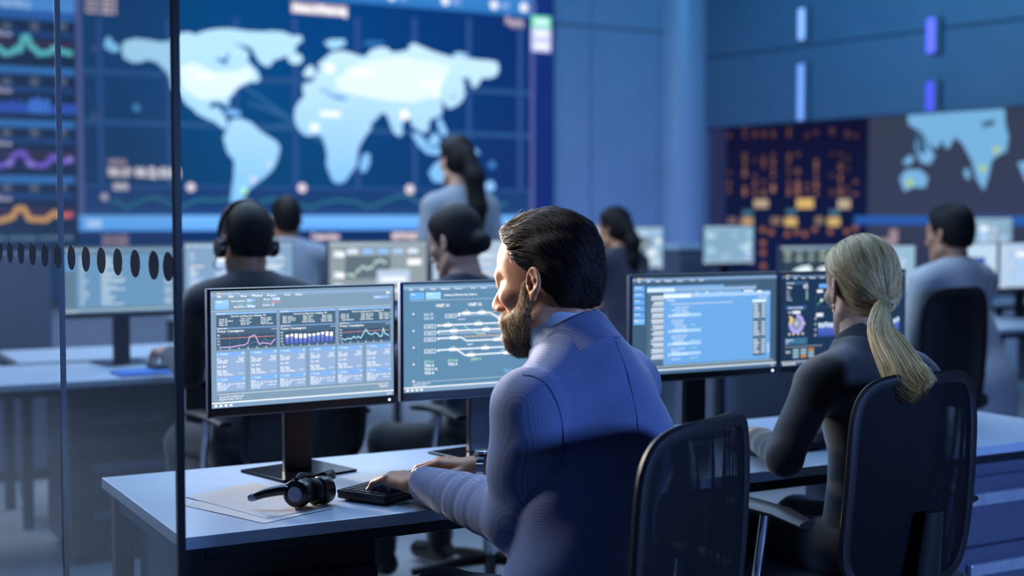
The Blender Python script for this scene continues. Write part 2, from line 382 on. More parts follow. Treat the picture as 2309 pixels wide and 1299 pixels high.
def ui_rail():
    W, H = 1000, 565; c = Canvas(W, H)
    header(c, '#5f8aab', '#9dbde2', orange=False)
    c.rect(.035 * W, .078 * H, .115 * W, .142 * H, '#6fb2f5'); c.rect(.125 * W, .078 * H, .21 * W, .142 * H, '#9fd6ff')
    c.text('Main', .042 * W, .1 * H, .016 * H, W_); c.text('Tracks', .132 * W, .1 * H, .016 * H, W_)
    c.text('Advanced Monitoring Solution', .23 * W, .116 * H, .02 * H, '#ffffff'); c.rect(.035 * W, .15 * H, .97 * W, .1545 * H, '#b6c8da')
    for t, x in (('UNIT 01', .22), ('UNIT 02', .41), ('UNIT 03', .6), ('UNIT 04', .79)): c.text(t, x * W, .218 * H, .03 * H, '#ffffff', 'c')
    for k in range(5): c.disc(.055 * W, (.275 + k * .155) * H, 5, '#ffffff')
    c.rect(.083 * W, .21 * H, .085 * W, .88 * H, '#7797b2')
    for t, y in (('RA-30', .295), ('DA-30', .33)): c.text(t, .115 * W, y * H, .026 * H, '#cfe6ff')
    T = '#e9f3ff'; sh = '#a5bad6'
    def trk(p, sh_=False): c.line([(x * W, y * H) for x, y in p], 8, T)
    c.line([(.32 * W, .305 * H), (.50 * W, .305 * H), (.56 * W, .355 * H), (.9 * W, .355 * H)], 5, sh)
    c.line([(.195 * W, .47 * H), (.9 * W, .47 * H)], 6, sh)
    trk([(.31, .285), (.50, .285), (.56, .345), (.95, .345)]); trk([(.195, .39), (.95, .385)]); trk([(.195, .445), (.7, .445), (.73, .415), (.95, .415)])
    trk([(.195, .51), (.33, .51), (.36, .545), (.95, .545)]); trk([(.555, .53), (.58, .505), (.95, .505)])
    trk([(.195, .62), (.70, .62), (.73, .58), (.95, .58)]); trk([(.30, .62), (.35, .68), (.8, .675), (.84, .64), (.95, .64)])
    for x, y in ((.34, .39), (.40, .445), (.63, .62), (.56, .67)): c.line([(x * W, y * H), ((x + .035) * W, (y + (.05 if x < .5 else -.05)) * H)], 5, '#9fe0d0')
    for p in ((.36, .283), (.45, .283), (.57, .345), (.25, .39), (.43, .388), (.64, .386), (.285, .445), (.475, .445), (.685, .42), (.285, .51), (.54, .545), (.68, .505), (.28, .62), (.47, .62), (.385, .68), (.6, .678), (.78, .58)):
        c.rect((p[0] - .022) * W, (p[1] - .014) * H, (p[0] + .022) * W, (p[1] + .014) * H, '#ffffff'); c.text('code', p[0] * W, (p[1] - .024) * H, .012 * H, '#dfeaf5', 'c')
    for y, xa in ((.275, .52), (.505, .345)):
        for k in range(15): c.rect((xa + k * .0155) * W, (y - .006) * H, (xa + .008 + k * .0155) * W, (y + .006) * H, '#f0c08a', same=k > 0)
    c.text('hold', .67 * W, .255 * H, .014 * H, W_, 'c'); c.text('transit', .455 * W, .49 * H, .016 * H, W_, 'c')
    for t, x, y in (('route-1', .33, .345), ('route-A', .63, .425), ('route-B', .63, .575), ('route-F', .73, .625), ('sign-2', .38, .585)): c.text(t, x * W, y * H, .018 * H, W_, 'c')
    for x, y in ((.235, .285), (.115, .375), (.115, .437), (.115, .497), (.115, .607)):
        c.rect(x * W, y * H, (x + .068) * W, (y + .04) * H, '#c4d6e8'); c.rect((x + .005) * W, (y + .007) * H, (x + .063) * W, (y + .033) * H, '#8aa4bd'); c.text('line 0', (x + .034) * W, (y + .026) * H, .015 * H, W_, 'c')
        c.disc((x + .08) * W, (y + .016) * H, 6, '#ffffff')
    for t, x, y, q in (('RTG-1', .115, .735, '#b7e6c0'), ('TRB-A', .115, .77, W_), ('TRAO-A', .115, .805, W_), ('TRB-A', .115, .84, W_), ('RTG-A', .25, .735, '#b7e6c0'), ('TRB-A', .25, .77, W_), ('ZWT-5', .385, .735, '#b7e6c0')):
        c.text(t, x * W, y * H, .026 * H, q)
    c.text('TRG-32A', .58 * W, .868 * H, .034 * H, '#79b6f2')
    c.rect(.04 * W, .905 * H, .97 * W, .9095 * H, '#c0cede'); c.text('System ID: 3300012-0-18', .05 * W, .93 * H, .013 * H, W_); c.text('Registered by: Unit 01', .05 * W, .945 * H, .011 * H, W_)
    taskbar(c); return c
def ui_code():
    W, H = 1000, 565; c = Canvas(W, H); rnd = random.Random(8)
    header(c, '#3f5d78', '#8fb2de')
    for k in range(6):
        y = .09 + k * .067; c.rect(.008 * W, y * H, .08 * W, (y + .058) * H, '#8fc6ff' if k == 5 else '#4f97e0', '#6fb0f0'); c.text(('Sessions', 'Console', 'Tools', 'Scripts', 'Events', 'Log')[k], .014 * W, (y + .026) * H, .018 * H, '#ffffff')
    c.rect(.095 * W, .10 * H, .86 * W, .90 * H, '#4f6d88'); c.rect(.095 * W, .10 * H, .62 * W, .132 * H, '#76a8e0'); c.rect(.095 * W, .125 * H, .85 * W, .158 * H, '#8fb3dc'); c.rect(.095 * W, .12 * H, .28 * W, .16 * H, '#cfe9ff')
    for k in range(11):
        y = .2 + k * .06
        for q in range(3): c.rect((.12 + .02 * rnd.random()) * W, (y + q * .016) * H, (.2 + .03 * rnd.random()) * W, (y + q * .016 + .011) * H, '#cfe0f2' if q else '#f0f7ff')
    c.rect(.205 * W, .178 * H, .955 * W, .91 * H, '#6ba6e2'); c.rect(.205 * W, .165 * H, .74 * W, .19 * H, '#7fb4ee'); c.rect(.205 * W, .188 * H, .955 * W, .222 * H, '#a9cdf5'); c.rect(.205 * W, .185 * H, .39 * W, .225 * H, '#e4f4ff')
    for x, v in ((.42, 'query'), (.58, 'status')): c.text(v, x * W, .185 * H, .014 * H, W_)
    c.disc(.5 * W, .176 * H, 8, '#bdf0ff'); c.rect(.76 * W, .165 * H, .83 * W, .185 * H, '#d7e8fa'); c.rect(.86 * W, .175 * H, .89 * W, .195 * H, '#ffffff')
    c.text('Running', .23 * W, .255 * H, .02 * H, W_); c.text('connected', .93 * W, .25 * H, .02 * H, W_, 'r')
    c.text('The following systems were scanned and all of the remote nodes report a stable connection', .255 * W, .292 * H, .0145 * H, W_)
    y = .312
    code = [(1, 'retrieve packets 12', 0), (0, 'scan nodes on stack', 0), (1, 'if state is valid then', 0), (-1, '', 0), (0, 'read session log', 0), (0, 'open channel 4', 0), (1, 'verify response', 'ok 200'), (1, 'close active link', 0), (-1, '', 0), (0, 'node transfer active', 0), (0, 'evaluate list node', 0), (1, 'sent packet', 'verified 4 of 4'), (-1, '', 0), (0, 'trace route alpha', 'ok 18 ms'), (0, 'check sum', 0), (-1, '', 0), (0, 'session end', 'done 12 ms')]
    for ind, t, g in code:
        if ind < 0:
            c.rect(.255 * W, (y - .004) * H, .46 * W, (y + .03) * H, '#b9dbff', '#8fc0f2'); c.text('Command: execute', .262 * W, (y + .02) * H, .018 * H, '#ffffff'); c.rect(.238 * W, y * H, .25 * W, (y + .03) * H, '#c5dcf5'); y += .052
        else:
            c.text(t, (.258 + .02 * ind) * W, (y + .016) * H, .0165 * H, '#f4f9ff')
            if g: c.text(g, .385 * W, (y + .016) * H, .0165 * H, '#a8f0df')
            y += .027
    c.rect(.825 * W, .27 * H, .925 * W, .30 * H, '#d9f0ff'); c.rect(.83 * W, .305 * H, .922 * W, .87 * H, '#57748f')
    for k in range(17):
        if k in (5, 11): continue
        yy = (.318 + k * .0315) * H; c.rect(.834 * W, yy, (.86 + .02 * rnd.random()) * W, yy + .016 * H, '#d5dfe9', same=k > 0); c.rect(.893 * W, yy, .917 * W, yy + .016 * H, '#d5dfe9', same=True)
    c.rect(.936 * W, .74 * H, .948 * W, .84 * H, '#b9d9ff'); c.rect(.02 * W, .918 * H, .98 * W, .93 * H, '#a8b5ba')
    taskbar(c, '#f3fbff', '#4c6c92'); return c
def ui_gauge():
    W, H = 1000, 565; c = Canvas(W, H); rnd = random.Random(5)
    header(c, '#1f3654', '#5f7fa8')
    def bars(x0, y0, x1, y1, n, seed):
        r = random.Random(seed); bw = (x1 - x0) / n
        for k in range(n):
            hh = .8 + .2 * r.random(); c.rect(x0 + k * bw, y1 - (y1 - y0) * hh, x0 + (k + .72) * bw, y1, '#5f86ee', '#4257b8'); c.rect(x0 + k * bw, y1 - (y1 - y0) * hh, x0 + (k + .72) * bw, y1 - (y1 - y0) * (hh - .28), '#cfe8ff')
    for sx_ in (0, .5):
        X = lambda t: (t + sx_) * W
        c.rect(X(.028), .085 * H, X(.2), .12 * H, '#3f5f8a'); c.text('Overview', X(.035), .11 * H, .018 * H, W_)
        c.text('Main', X(.04), .16 * H, .026 * H, W_); c.text('05', X(.165), .165 * H, .05 * H, W_)
        for k in range(4): c.text(('Flow', 'Heat', 'Status', 'Voltage')[k], X(.035), (.2 + k * .03) * H, .018 * H, '#c8d4e0')
        for k in range(3): c.ring(X(.195), (.2 + k * .035) * H, 4, 8, '#a5d8c8')
        c.rect(X(.03), .35 * H, X(.19), .39 * H, '#2f5a98'); c.text('Status monitoring', X(.05), .378 * H, .02 * H, '#ffffff')
        c.rect(X(.085), .405 * H, X(.145), .435 * H, '#e8eef6'); c.rect(X(.05), .41 * H, X(.08), .43 * H, '#a9b4c0')
        c.ring(X(.115), .545 * H, 36, 60, '#a8a4ee', -90, 180); c.ring(X(.115), .545 * H, 36, 58, '#e6c878', 180, 232); c.disc(X(.115), .545 * H, 34, '#8f9aa8'); c.text('60', X(.115), .555 * H, .03 * H, W_, 'c')
        for x, y in ((.175, .545), (.065, .47), (.06, .655), (.092, .655), (.13, .655), (.165, .655)): c.disc(X(x), y * H, 9, '#d0c8bc', 8)
        c.rect(X(.03), .70 * H, X(.2), .77 * H, '#3f6f94'); c.text('Reports', X(.035), .73 * H, .022 * H, W_); c.text('all', X(.035), .758 * H, .018 * H, W_)
        c.rect(X(.03), .79 * H, X(.32), .80 * H, '#8a96a2')
        for a in range(3):
            for k in range(3): c.rect(X(.09 + a * .06), (.82 + k * .035) * H, X(.135 + a * .06), (.848 + k * .035) * H, '#c08a4a' if (a, k) in ((1, 2), (2, 0)) else '#8fb0c4')
        c.text('List', X(.035), .86 * H, .03 * H, W_)
        c.rect(X(.29), .12 * H, X(.36), .165 * H, '#6fa8f0'); c.rect(X(.275), .185 * H, X(.32), .215 * H, '#f0f4fa')
        c.frame(X(.265), .25 * H, X(.455), .38 * H, 2, '#4a6488'); c.line([(X(.28), .35 * H), (X(.31), .3 * H), (X(.35), .28 * H), (X(.4), .33 * H), (X(.44), .27 * H)], 3, '#8fd8c0')
        for x, y in ((.31, .3), (.35, .28), (.4, .33)): c.disc(X(x), y * H, 10, '#d2f2e6')
        c.rect(X(.27), .44 * H, X(.325), .48 * H, '#dfe6ee'); bars(X(.29), .52 * H, X(.46), .70 * H, 7, 4 + int(sx_ * 10))
        for k in range(4): c.disc(X(.265), (.5 + k * .06) * H, 9, '#9fa8b4', 8)
        c.text('108', X(.42), .24 * H, .05 * H, W_)
    taskbar(c, '#b9c4d2', '#3c5878'); return c
def ui_generic(seed, bg='#6f8da6', kind=0):
    W, H = 1000, 565; c = Canvas(W, H); r = random.Random(seed); header(c, bg, '#a4bfdc')
    if kind == 0:      # flow chart with figures
        for k in range(5): c.rect((.18 + k * .155) * W, .12 * H, (.29 + k * .155) * W, .2 * H, r.choice(('#8fc0ff', '#dce9f8', '#a9cbf2')))
        c.rect(.16 * W, .24 * H, .62 * W, .62 * H, '#5f6f7c')
        pts = [((.2 + .045 * k) * W, (.55 - .03 * k + .04 * math.sin(k * 1.7)) * H) for k in range(9)]; c.line(pts, 6, '#b8ded6')
        for p in pts: c.disc(*p, 15, '#d6f2ea')
        c.rect(.48 * W, .48 * H, .82 * W, .72 * H, '#b8cbe2'); c.rect(.52 * W, .6 * H, .78 * W, .68 * H, '#f0f6ff'); c.rect(.8 * W, .3 * H, .94 * W, .4 * H, '#ffffff')
        for k in range(9): c.disc((.3 + .075 * k) * W, .83 * H, 34, '#e8f8ff', 20)
        for y in (.15, .5, .7): c.rect(.05 * W, y * H, .12 * W, (y + .1) * H, '#e6eef8'); c.disc(.13 * W, (y + .06) * H, 26, '#ffffff')
    elif kind == 1:    # listings
        for a in range(4):
            for k in range(17):
                if r.random() < .8: c.rect((.05 + a * .235) * W, (.11 + k * .048) * H, (.08 + a * .235 + .15 * r.random()) * W, (.135 + k * .048) * H, r.choice(('#e9f2fb', '#cfe0f2', '#9fc4ee', '#e3d6d6')))
        c.rect(.28 * W, .18 * H, .48 * W, .9 * H, '#a9c6ea'); c.rect(.29 * W, .2 * H, .47 * W, .3 * H, '#f2f8ff')
    elif kind == 2:    # big window with text lines and side list
        c.rect(.1 * W, .1 * H, .97 * W, .92 * H, '#79a6cc')
        for k in range(20):
            c.rect(.31 * W, (.14 + k * .038) * H, (.36 + .16 * r.random()) * W, (.163 + k * .038) * H, '#dcebfa'); c.rect(.13 * W, (.14 + k * .038) * H, (.16 + .06 * r.random()) * W, (.163 + k * .038) * H, '#c6d8ea')
            if k % 4: c.rect(.85 * W, (.14 + k * .038) * H, .92 * W, (.163 + k * .038) * H, '#cfd9e2')
        for k in range(3): c.rect(.01 * W, (.1 + .09 * k) * H, .085 * W, (.17 + .09 * k) * H, '#6fb0f5')
    elif kind == 3:    # bubbles
        for k in range(26): c.disc((.08 + .84 * r.random()) * W, (.15 + .7 * r.random()) * H, 22 + 26 * r.random(), r.choice(('#d8f4f8', '#a9d2ee', '#b4b8f5', '#f4fdff', '#8fb8d6')))
        for k in range(12): c.rect((.1 + .75 * r.random()) * W, (.12 + .75 * r.random()) * H, (.2 + .75 * r.random()) * W, (.16 + .7 * r.random()) * H, '#7ea4bd')
    elif kind == 4:    # dark dashboard with plan drawing
        c.rect(0, .09 * H, W, .92 * H, '#2c3f52')
        for k in range(10): c.rect((.05 + .17 * (k % 6)) * W, (.12 + .12 * (k // 6)) * H, (.15 + .17 * (k % 6)) * W, (.18 + .12 * (k // 6)) * H, r.choice(('#8fa29a', '#aab4a2', '#6f8796')))
        c.poly([(.18 * W, .5 * H), (.3 * W, .42 * H), (.42 * W, .4 * H), (.46 * W, .5 * H), (.42 * W, .62 * H), (.36 * W, .78 * H), (.28 * W, .7 * H), (.24 * W, .6 * H)], '#eafaff')
        c.poly([(.5 * W, .55 * H), (.58 * W, .44 * H), (.78 * W, .42 * H), (.9 * W, .5 * H), (.84 * W, .66 * H), (.6 * W, .7 * H), (.5 * W, .68 * H)], '#eafaff')
    else:              # pale window over a blue panel
        c.rect(.02 * W, .08 * H, .98 * W, .92 * H, '#b9d3e8'); c.rect(.12 * W, .3 * H, .8 * W, .8 * H, '#2f55a5'); c.rect(.18 * W, .38 * H, .5 * W, .7 * H, '#9fc2d8')
        for k in range(6): c.rect(.2 * W, (.4 + .05 * k) * H, (.3 + .15 * r.random()) * W, (.43 + .05 * k) * H, '#dff0f4')
    taskbar(c); return c

# ------------------------------------------------------------------ room shell
M_floor = pm('polished_concrete', '#86898e', .30, nscale=1.2, namp=.10, bump=.02, bscale=60, spec=.5)
M_wall = pm('blue_grey_wall_paint', '#8a93a8', .55, nscale=3, namp=.04, bump=.02)
M_panel = pm('wall_panel_lacquer', '#8e97ad', .38, nscale=2, namp=.04)
M_dwall = pm('dark_teal_panel', '#4a6076', .5, nscale=2, namp=.06)
M_dark = pm('dark_plastic', '#15161b', .42, nscale=60, namp=.15, bump=.05, bscale=900)
M_frame = pm('lilac_grey_frame', '#8b8fae', .4, metal=.4, nscale=20)
YW = 11.5
def struct(name, lo, hi, mat, bev=0.):
    return tag(bxp(name, lo, hi, mat, None, bev), kind='structure')
struct('floor', (-3.2, -3.2, -.1), (14, 11.7, 0), M_floor)
struct('ceiling', (-3.2, -3.2, 4.7), (14, 11.7, 4.8), pm('ceiling_paint', '#2a2e38', .8, nscale=5))
struct('wall_left', (-3.4, -3.2, 0), (-3.2, 11.7, 4.7), M_wall)
wb = struct('wall_back', (-3.2, YW, 0), (9.2, YW + .2, 4.7), M_wall)
def onw(x, y, Y=YW): return onpl(x, y, (0, Y, 0), (0, 1, 0))
# lacquered wall panels right of the video wall, with recessed joints
xs = [onw(p, 300)[0] for p in (1238, 1330, 1482)] + [onw(1512, 300)[0]]
zj = onw(1420, 68)[2]
for a, b in zip(xs, xs[1:]):
    for z0, z1 in ((0.0, zj - .008), (zj + .008, 4.7)):
        bxp('wall_panel', (a + .008, YW - .035, z0), (b - .008, YW, z1), M_panel, wb, .006)
xc = onw(1546, 300)[0]
MB().cyl((xc, YW + .06, 0), (xc, YW + .06, 4.7), .30, n=48).build('column', M_panel, wb, True, 'round lacquered half column at the end of the wall')
# right wall: dark zone with painted reflection below, teal bulkhead above
PC = onw(1580, 300); PC[2] = 0
DN = np.array([.173, -.985, 0]); NR = np.array([-.985, -.173, 0]); RW = math.atan2(DN[1], DN[0])
rwo = empty('wall_right', PC, RW); tag(rwo, kind='structure')     # local x along the wall to the camera side, local y away from the wall to the right
def onr(x, y, off=0.):   # photo point -> wall-right local (along, z)
    P = onpl(x, y, PC + NR * off, NR); v = P - PC; return float(v @ DN), float(P[2])
LR = 9.0
bxp('wall_slab', (-.3, .02, 0), (LR, .22, 4.7), M_wall, rwo, 0)
zb = .5 * (onr(1600, 288, .16)[1] + onr(2300, 240, .16)[1])
sA = onr(1828, 60, .16)[0]; sB = onr(2125, 80, .16)[0]
zs = onr(1700, 118, .16)[1]
edges = [-.25, sA, sB, sB + (sB - sA) * 1.1, LR]
for i, (a, b) in enumerate(zip(edges, edges[1:])):
    for z0, z1 in ((zb, zs - .006), (zs + .006, 4.7)):
        bxp('bulkhead_panel', (a + .006, -.16 - .02 * i, z0), (b - .006, .02, z1), M_dwall, rwo, .006)
for i, (px, y0, y1, colr, st) in enumerate(((1813, 18, 92, '#a9c0ea', .62), (1813, 143, 272, '#90acdc', .5), (2110, 40, 122, '#7468ea', .75), (2108, 183, 252, '#5c54d2', .55))):
    x1 = sA if px < 1900 else sB; za = onr(px, y1, .16)[1]; zt = onr(px, y0, .16)[1]
    if i in (1, 3): za = zb
    f = empty('light_strip', tuple(PC + DN * x1 + np.array([0, 0, za])), RW)
    yy = -.16 - (.0 if px < 1900 else .02)
    bxp('diffuser', (-.11, yy - .05, .01), (-.02, yy, zt - za - .01), glow('strip_glow_%d' % i, colr, st), f, .004)
    bxp('fin', (-.02, yy - .07, 0), (.03, yy, zt - za), M_dwall, f, .004)
    tag(f, ('pale blue upright light strip high on the teal bulkhead', 'pale blue upright light strip reaching down to the bulkhead edge', 'violet upright light strip high on the teal bulkhead', 'violet upright light strip just above the mirrored map display')[i], 'light strip', 'upright light strips on the bulkhead')

# ------------------------------------------------------------------ video wall
YV = YW - .10; ZV0, ZV1 = .70, 4.2; XV0 = 0.2; XV1 = onw(1247, 300, YV)[0]
def vw(x, y): P = onpl(x, y, (0, YV, 0), (0, 1, 0)); return (P[0] - XV0, ZV1 - P[2])
def crop(pts, x0, y0, s): return [vw(x0 + a / s, y0 + b / s) for a, b in pts]
VW, VH = XV1 - XV0, ZV1 - ZV0
def pxm(x): a = vw(x - 5, 300)[0]; b = vw(x + 5, 300)[0]; return (b - a) / 10
cv = Canvas(VW, VH)
bgc = {0: ['#0a3a70', '#063a72', '#053f7c', '#063f80', '#0b3174', '#0d2c6e'], 1: ['#12345c', '#0f4378', '#0c4c86', '#0a4788', '#0c3a78', '#112f70'], 2: ['#12304f', '#123f6c', '#104a7e', '#0f477e', '#123874', '#182f6c'], 3: ['#102c50', '#113862', '#14426e', '#13406e', '#14336a', '#162c64']}
bgc = {k: [tuple(.92 * q for q in lin(c)) for c in v] for k, v in bgc.items()}
gx = [0, vw(300, 300)[0], vw(520, 300)[0], vw(760, 300)[0], vw(1060, 300)[0], VW]
gy = [0, ZV1 - onw(700, 190, YV)[2], ZV1 - onw(700, 350, YV)[2], VH]
for i in range(5):
    for j in range(3):
        cv.poly([(gx[i], gy[j]), (gx[i + 1], gy[j]), (gx[i + 1], gy[j + 1]), (gx[i], gy[j + 1])], '#000000', [bgc[j][i], bgc[j][i + 1], bgc[j + 1][i + 1], bgc[j + 1][i]], same=(i + j) > 0)
def vline(px, col, wpx, y0=40, y1=480):
    (x, a), (_, b) = vw(px, y0), vw(px, y1); w_ = pxm(px) * wpx; cv.rect(x - w_ / 2, a, x + w_ / 2, b, col)
def hline(py, col, hpx, x0=187, x1=1200, ref=600):
    y = vw(ref, py)[1]; w_ = pxm(ref) * hpx; cv.rect(vw(x0, py)[0], y - w_ / 2, vw(x1, py)[0], y + w_ / 2, col)
for px in (224, 380, 533, 665, 806, 935, 1058, 1174): vline(px, '#2c4f8c', 11)
for py in (180, 287): hline(py, '#2a5388', 11)
for a, b, w_ in (((545, 190), (700, 300), 9), ((560, 230), (760, 310), 8), ((590, 290), (680, 275), 7), ((690, 290), (740, 330), 9)):
    cv.line([vw(*a), vw(*b)], pxm(600) * w_, '#2b5f92')
# lower trend strip
cv.rect(vw(187, 420)[0], vw(600, 424)[1], vw(1200, 420)[0], vw(600, 484)[1], '#1c3f74'); hline(423, '#2f5590', 4); hline(478, '#2f5590', 4)
rr = random.Random(2); tp = []
for k in range(46):
    tp.append(vw(245 + k * 20, 455 + 15 * math.sin(k * .9) * rr.random() + 8 * (rr.random() - .5)))
cv.line(tp, pxm(600) * 6, '#2f6f86')
MAPS = []
def land(pts, c0='#d6f1ff', c1='#78befc'):
    ys = [p[1] for p in pts]; za, zc = vw(700, 60)[1], vw(700, 470)[1]
    a, b = np.array(lin(c0)), np.array(lin(c1)); cols = []
    for x, y in pts:
        t = min(1, max(0, (y - za) / (zc - za))) ** 1.3; cols.append(tuple(a * (1 - t) + b * t))
    cv.poly(pts, '#000000', cols)
A = (160, 0, 4.276); B = (640, 0, 3.711); A0 = (0, 0, 2.095); B0 = (600, 0, 2.095)
land(crop([(320, 430), (345, 360), (380, 355), (405, 405), (472, 440), (462, 500), (400, 500), (335, 465)], *A), '#8fd0ff')
land(crop([(490, 480), (510, 400), (620, 370), (760, 385), (870, 405), (960, 395), (1030, 330), (1080, 315), (1150, 310), (1200, 335), (1250, 312), (1330, 290), (1420, 278), (1530, 275), (1640, 290), (1720, 300), (1850, 305), (1960, 298), (2060, 310), (2140, 345), (2220, 340), (2240, 390), (2180, 430), (2160, 500), (2090, 540), (1990, 570), (1950, 590), (1920, 640), (1890, 640), (1830, 610), (1790, 550), (1750, 470), (1700, 445), (1620, 425), (1550, 395), (1640, 450), (1700, 490), (1725, 530), (1700, 570), (1740, 620), (1800, 680), (1830, 760), (1800, 795), (1740, 790), (1640, 830), (1590, 870), (1570, 910), (1525, 950), (1530, 1010), (1500, 1020), (1440, 985), (1360, 985), (1340, 1010), (1345, 1045), (1400, 1030), (1440, 1040), (1450, 1080), (1480, 1100), (1505, 1170), (1510, 1225), (1490, 1250), (1430, 1210), (1400, 1180), (1310, 1145), (1210, 1090), (1180, 1050), (1120, 1010), (1060, 930), (1030, 900), (1000, 870), (970, 850), (960, 760), (930, 700), (870, 640), (830, 600), (740, 575), (680, 600), (600, 605), (510, 560)], *A), '#b8e4ff', '#8fcbff')
land(crop([(1040, 640), (1200, 600), (1380, 690), (1560, 690), (1720, 640), (1780, 740), (1640, 815), (1580, 860), (1500, 950), (1380, 960), (1240, 960), (1080, 850)], *A), '#e6f7ff', '#c4e8ff')
cv.poly(crop([(1380, 575), (1440, 562), (1488, 570), (1503, 520), (1530, 508), (1515, 560), (1505, 632), (1450, 600)], *A), '#1a67a8')
land(crop([(1470, 1060), (1560, 1050), (1640, 1080), (1630, 1125), (1560, 1115), (1500, 1090)], *A), '#79b6f5')
x, y = vw(160 + 2165 / 4.276, 565 / 4.276); cv.disc(x, y, pxm(660) * 17, '#bfe6ff', pxm(660) * 12)
land(crop([(1055, 650), (1075, 610), (1090, 565), (1140, 560), (1190, 580), (1230, 620), (1310, 670), (1325, 700), (1310, 760), (1290, 800), (1250, 840), (1220, 860), (1170, 900), (1150, 930), (1140, 975), (1110, 980), (1090, 950), (1095, 900), (1105, 840), (1108, 760), (1075, 720)], *A0), '#c4eaff', '#7cc0fc')
land(crop([(130, 850), (95, 910), (90, 990), (110, 1060), (160, 1120), (200, 1140), (300, 1125), (330, 1160), (350, 1220), (365, 1310), (356, 1364), (383, 1452), (418, 1523), (463, 1535), (516, 1520), (560, 1452), (613, 1381), (618, 1310), (626, 1240), (675, 1151), (728, 1080), (740, 1050), (720, 1045), (760, 1010), (800, 970), (812, 945), (860, 955), (880, 1000), (900, 1060), (930, 1120), (975, 1145), (1000, 1110), (990, 1060), (1010, 1010), (1050, 985), (1080, 1060), (1130, 1090), (1180, 1115), (1215, 1080), (1220, 1030), (1225, 1000), (1280, 980), (1320, 960), (1330, 890), (1310, 830), (1330, 850), (1380, 910), (1440, 890), (1490, 850), (1520, 790), (1510, 740), (1515, 690), (1480, 655), (1560, 655), (1570, 710), (1600, 740), (1640, 690), (1665, 650), (1720, 655), (1780, 635), (1805, 580), (1790, 520), (1720, 505), (1640, 500), (1560, 490), (1500, 475), (1400, 475), (1330, 455), (1250, 430), (1180, 400), (1090, 360), (1050, 380), (1050, 415), (960, 435), (900, 435), (870, 400), (800, 395), (730, 420), (690, 470), (640, 470), (560, 440), (490, 425), (400, 440), (340, 490), (290, 530), (300, 580), (280, 610), (260, 660), (230, 690), (165, 700), (160, 760), (175, 800)], *B), '#c9edff', '#6fb8fb')
land(crop([(160, 620), (190, 570), (230, 540), (272, 595), (262, 640), (200, 650)], *B), '#cdeeff')
land(crop([(560, 560), (760, 500), (1000, 480), (1250, 520), (1400, 560), (1330, 700), (1280, 800), (1080, 860), (850, 840), (640, 800), (470, 760), (420, 680)], *B), '#e6f8ff', '#d0eeff')
cv.poly(crop([(290, 760), (330, 745), (380, 770), (420, 800), (460, 798), (545, 822), (520, 835), (430, 826), (390, 802), (345, 765)], *B), '#3d7fc4')
cv.poly(crop([(1390, 815), (1440, 795), (1425, 822)], *B), '#1a5f9c')
for p in ([(340, 350), (400, 330), (510, 330), (520, 370), (430, 415), (380, 400)], [(1420, 450), (1460, 435), (1550, 455), (1540, 470), (1430, 472)], [(1070, 1120), (1120, 1110), (1180, 1160), (1200, 1220), (1260, 1245), (1330, 1230), (1340, 1280), (1280, 1299), (1200, 1285), (1130, 1220)], [(1200, 1190), (1260, 1110), (1310, 1150), (1300, 1210), (1240, 1230)], [(1280, 1010), (1310, 980), (1340, 1040), (1370, 1100), (1350, 1150), (1310, 1110)], [(1520, 1235), (1570, 1210), (1650, 1290), (1560, 1280)]):
    land(crop(p, *B), '#a8dcff', '#6db2f5')
cv.poly(crop([(660, 370), (700, 340), (840, 345), (850, 370), (740, 385)], *B), '#2f73b8')
for p in ([(445, 770), (465, 725), (490, 725), (492, 770), (470, 815), (448, 810)], [(770, 815), (800, 770), (840, 755), (880, 770), (930, 785), (985, 820), (960, 850), (900, 845), (850, 865), (790, 858)], [(1045, 870), (1075, 855), (1085, 890), (1060, 905)]):
    land(crop(p, *B0), '#9fd6ff', '#74b8f8')
# bright readouts on the land, nodes and captions
for x, y, w_, h_ in ((458, 172, 44, 12), (818, 164, 50, 14), (972, 190, 44, 15), (745, 257, 46, 12), (710, 287, 20, 16), (985, 212, 14, 14)):
    a, b = vw(x, y); k = pxm(x); cv.rect(a - w_ * k / 2, b - h_ * k / 2, a + w_ * k / 2, b + h_ * k / 2, '#f6fdff')
for x, y, r, q in ((744, 154, 11, '#ffffff'), (913, 259, 11, '#ffffff'), (308, 243, 9, '#4a88b8'), (431, 422, 10, '#ddd0dc'), (682, 424, 10, '#e4d6e0'), (925, 427, 10, '#e4d6e0'), (236, 444, 9, '#b8a8b8'), (550, 430, 9, '#a9f0c8'), (214, 110, 8, '#40507a'), (214, 262, 8, '#40507a'), (1105, 420, 10, '#8fc8ff'), (1110, 372, 8, '#3f7fc0'), (1060, 392, 9, '#9fd8f8'), (608, 370, 9, '#b8d4f8'), (572, 405, 8, '#cfd4ee')):
    a, b = vw(x, y); cv.disc(a, b, pxm(x) * r, q)
PK = '#ecd9de'
def cap(t, x0, y, x1, hpx, col, bold=False):
    a = vw(x0, y)[0]; b = vw(x1, y)[0]; y_ = vw((x0 + x1) / 2, y)[1]; h_ = pxm(x0) * hpx
    n = sum(glyph(ch)[2] for ch in t) * h_ / .7; cv.text(t, a, y_, h_, col, sx=(b - a) / n)
    if bold: cv.text(t, a + h_ * .08, y_ + h_ * .03, h_, col, sx=(b - a) / n)
cv.rect(vw(657, 20)[0], vw(720, 8)[1], vw(784, 20)[0], vw(720, 33)[1], '#b9a9bf'); cap('Advanced Monitoring', 660, 29, 782, 18, '#ffffff', True)
for k in range(4): cap('Sector %d: online 4%d' % (k, k * 3), 193, -6 + k * 12, 262, 10, '#e8c8cc', True)
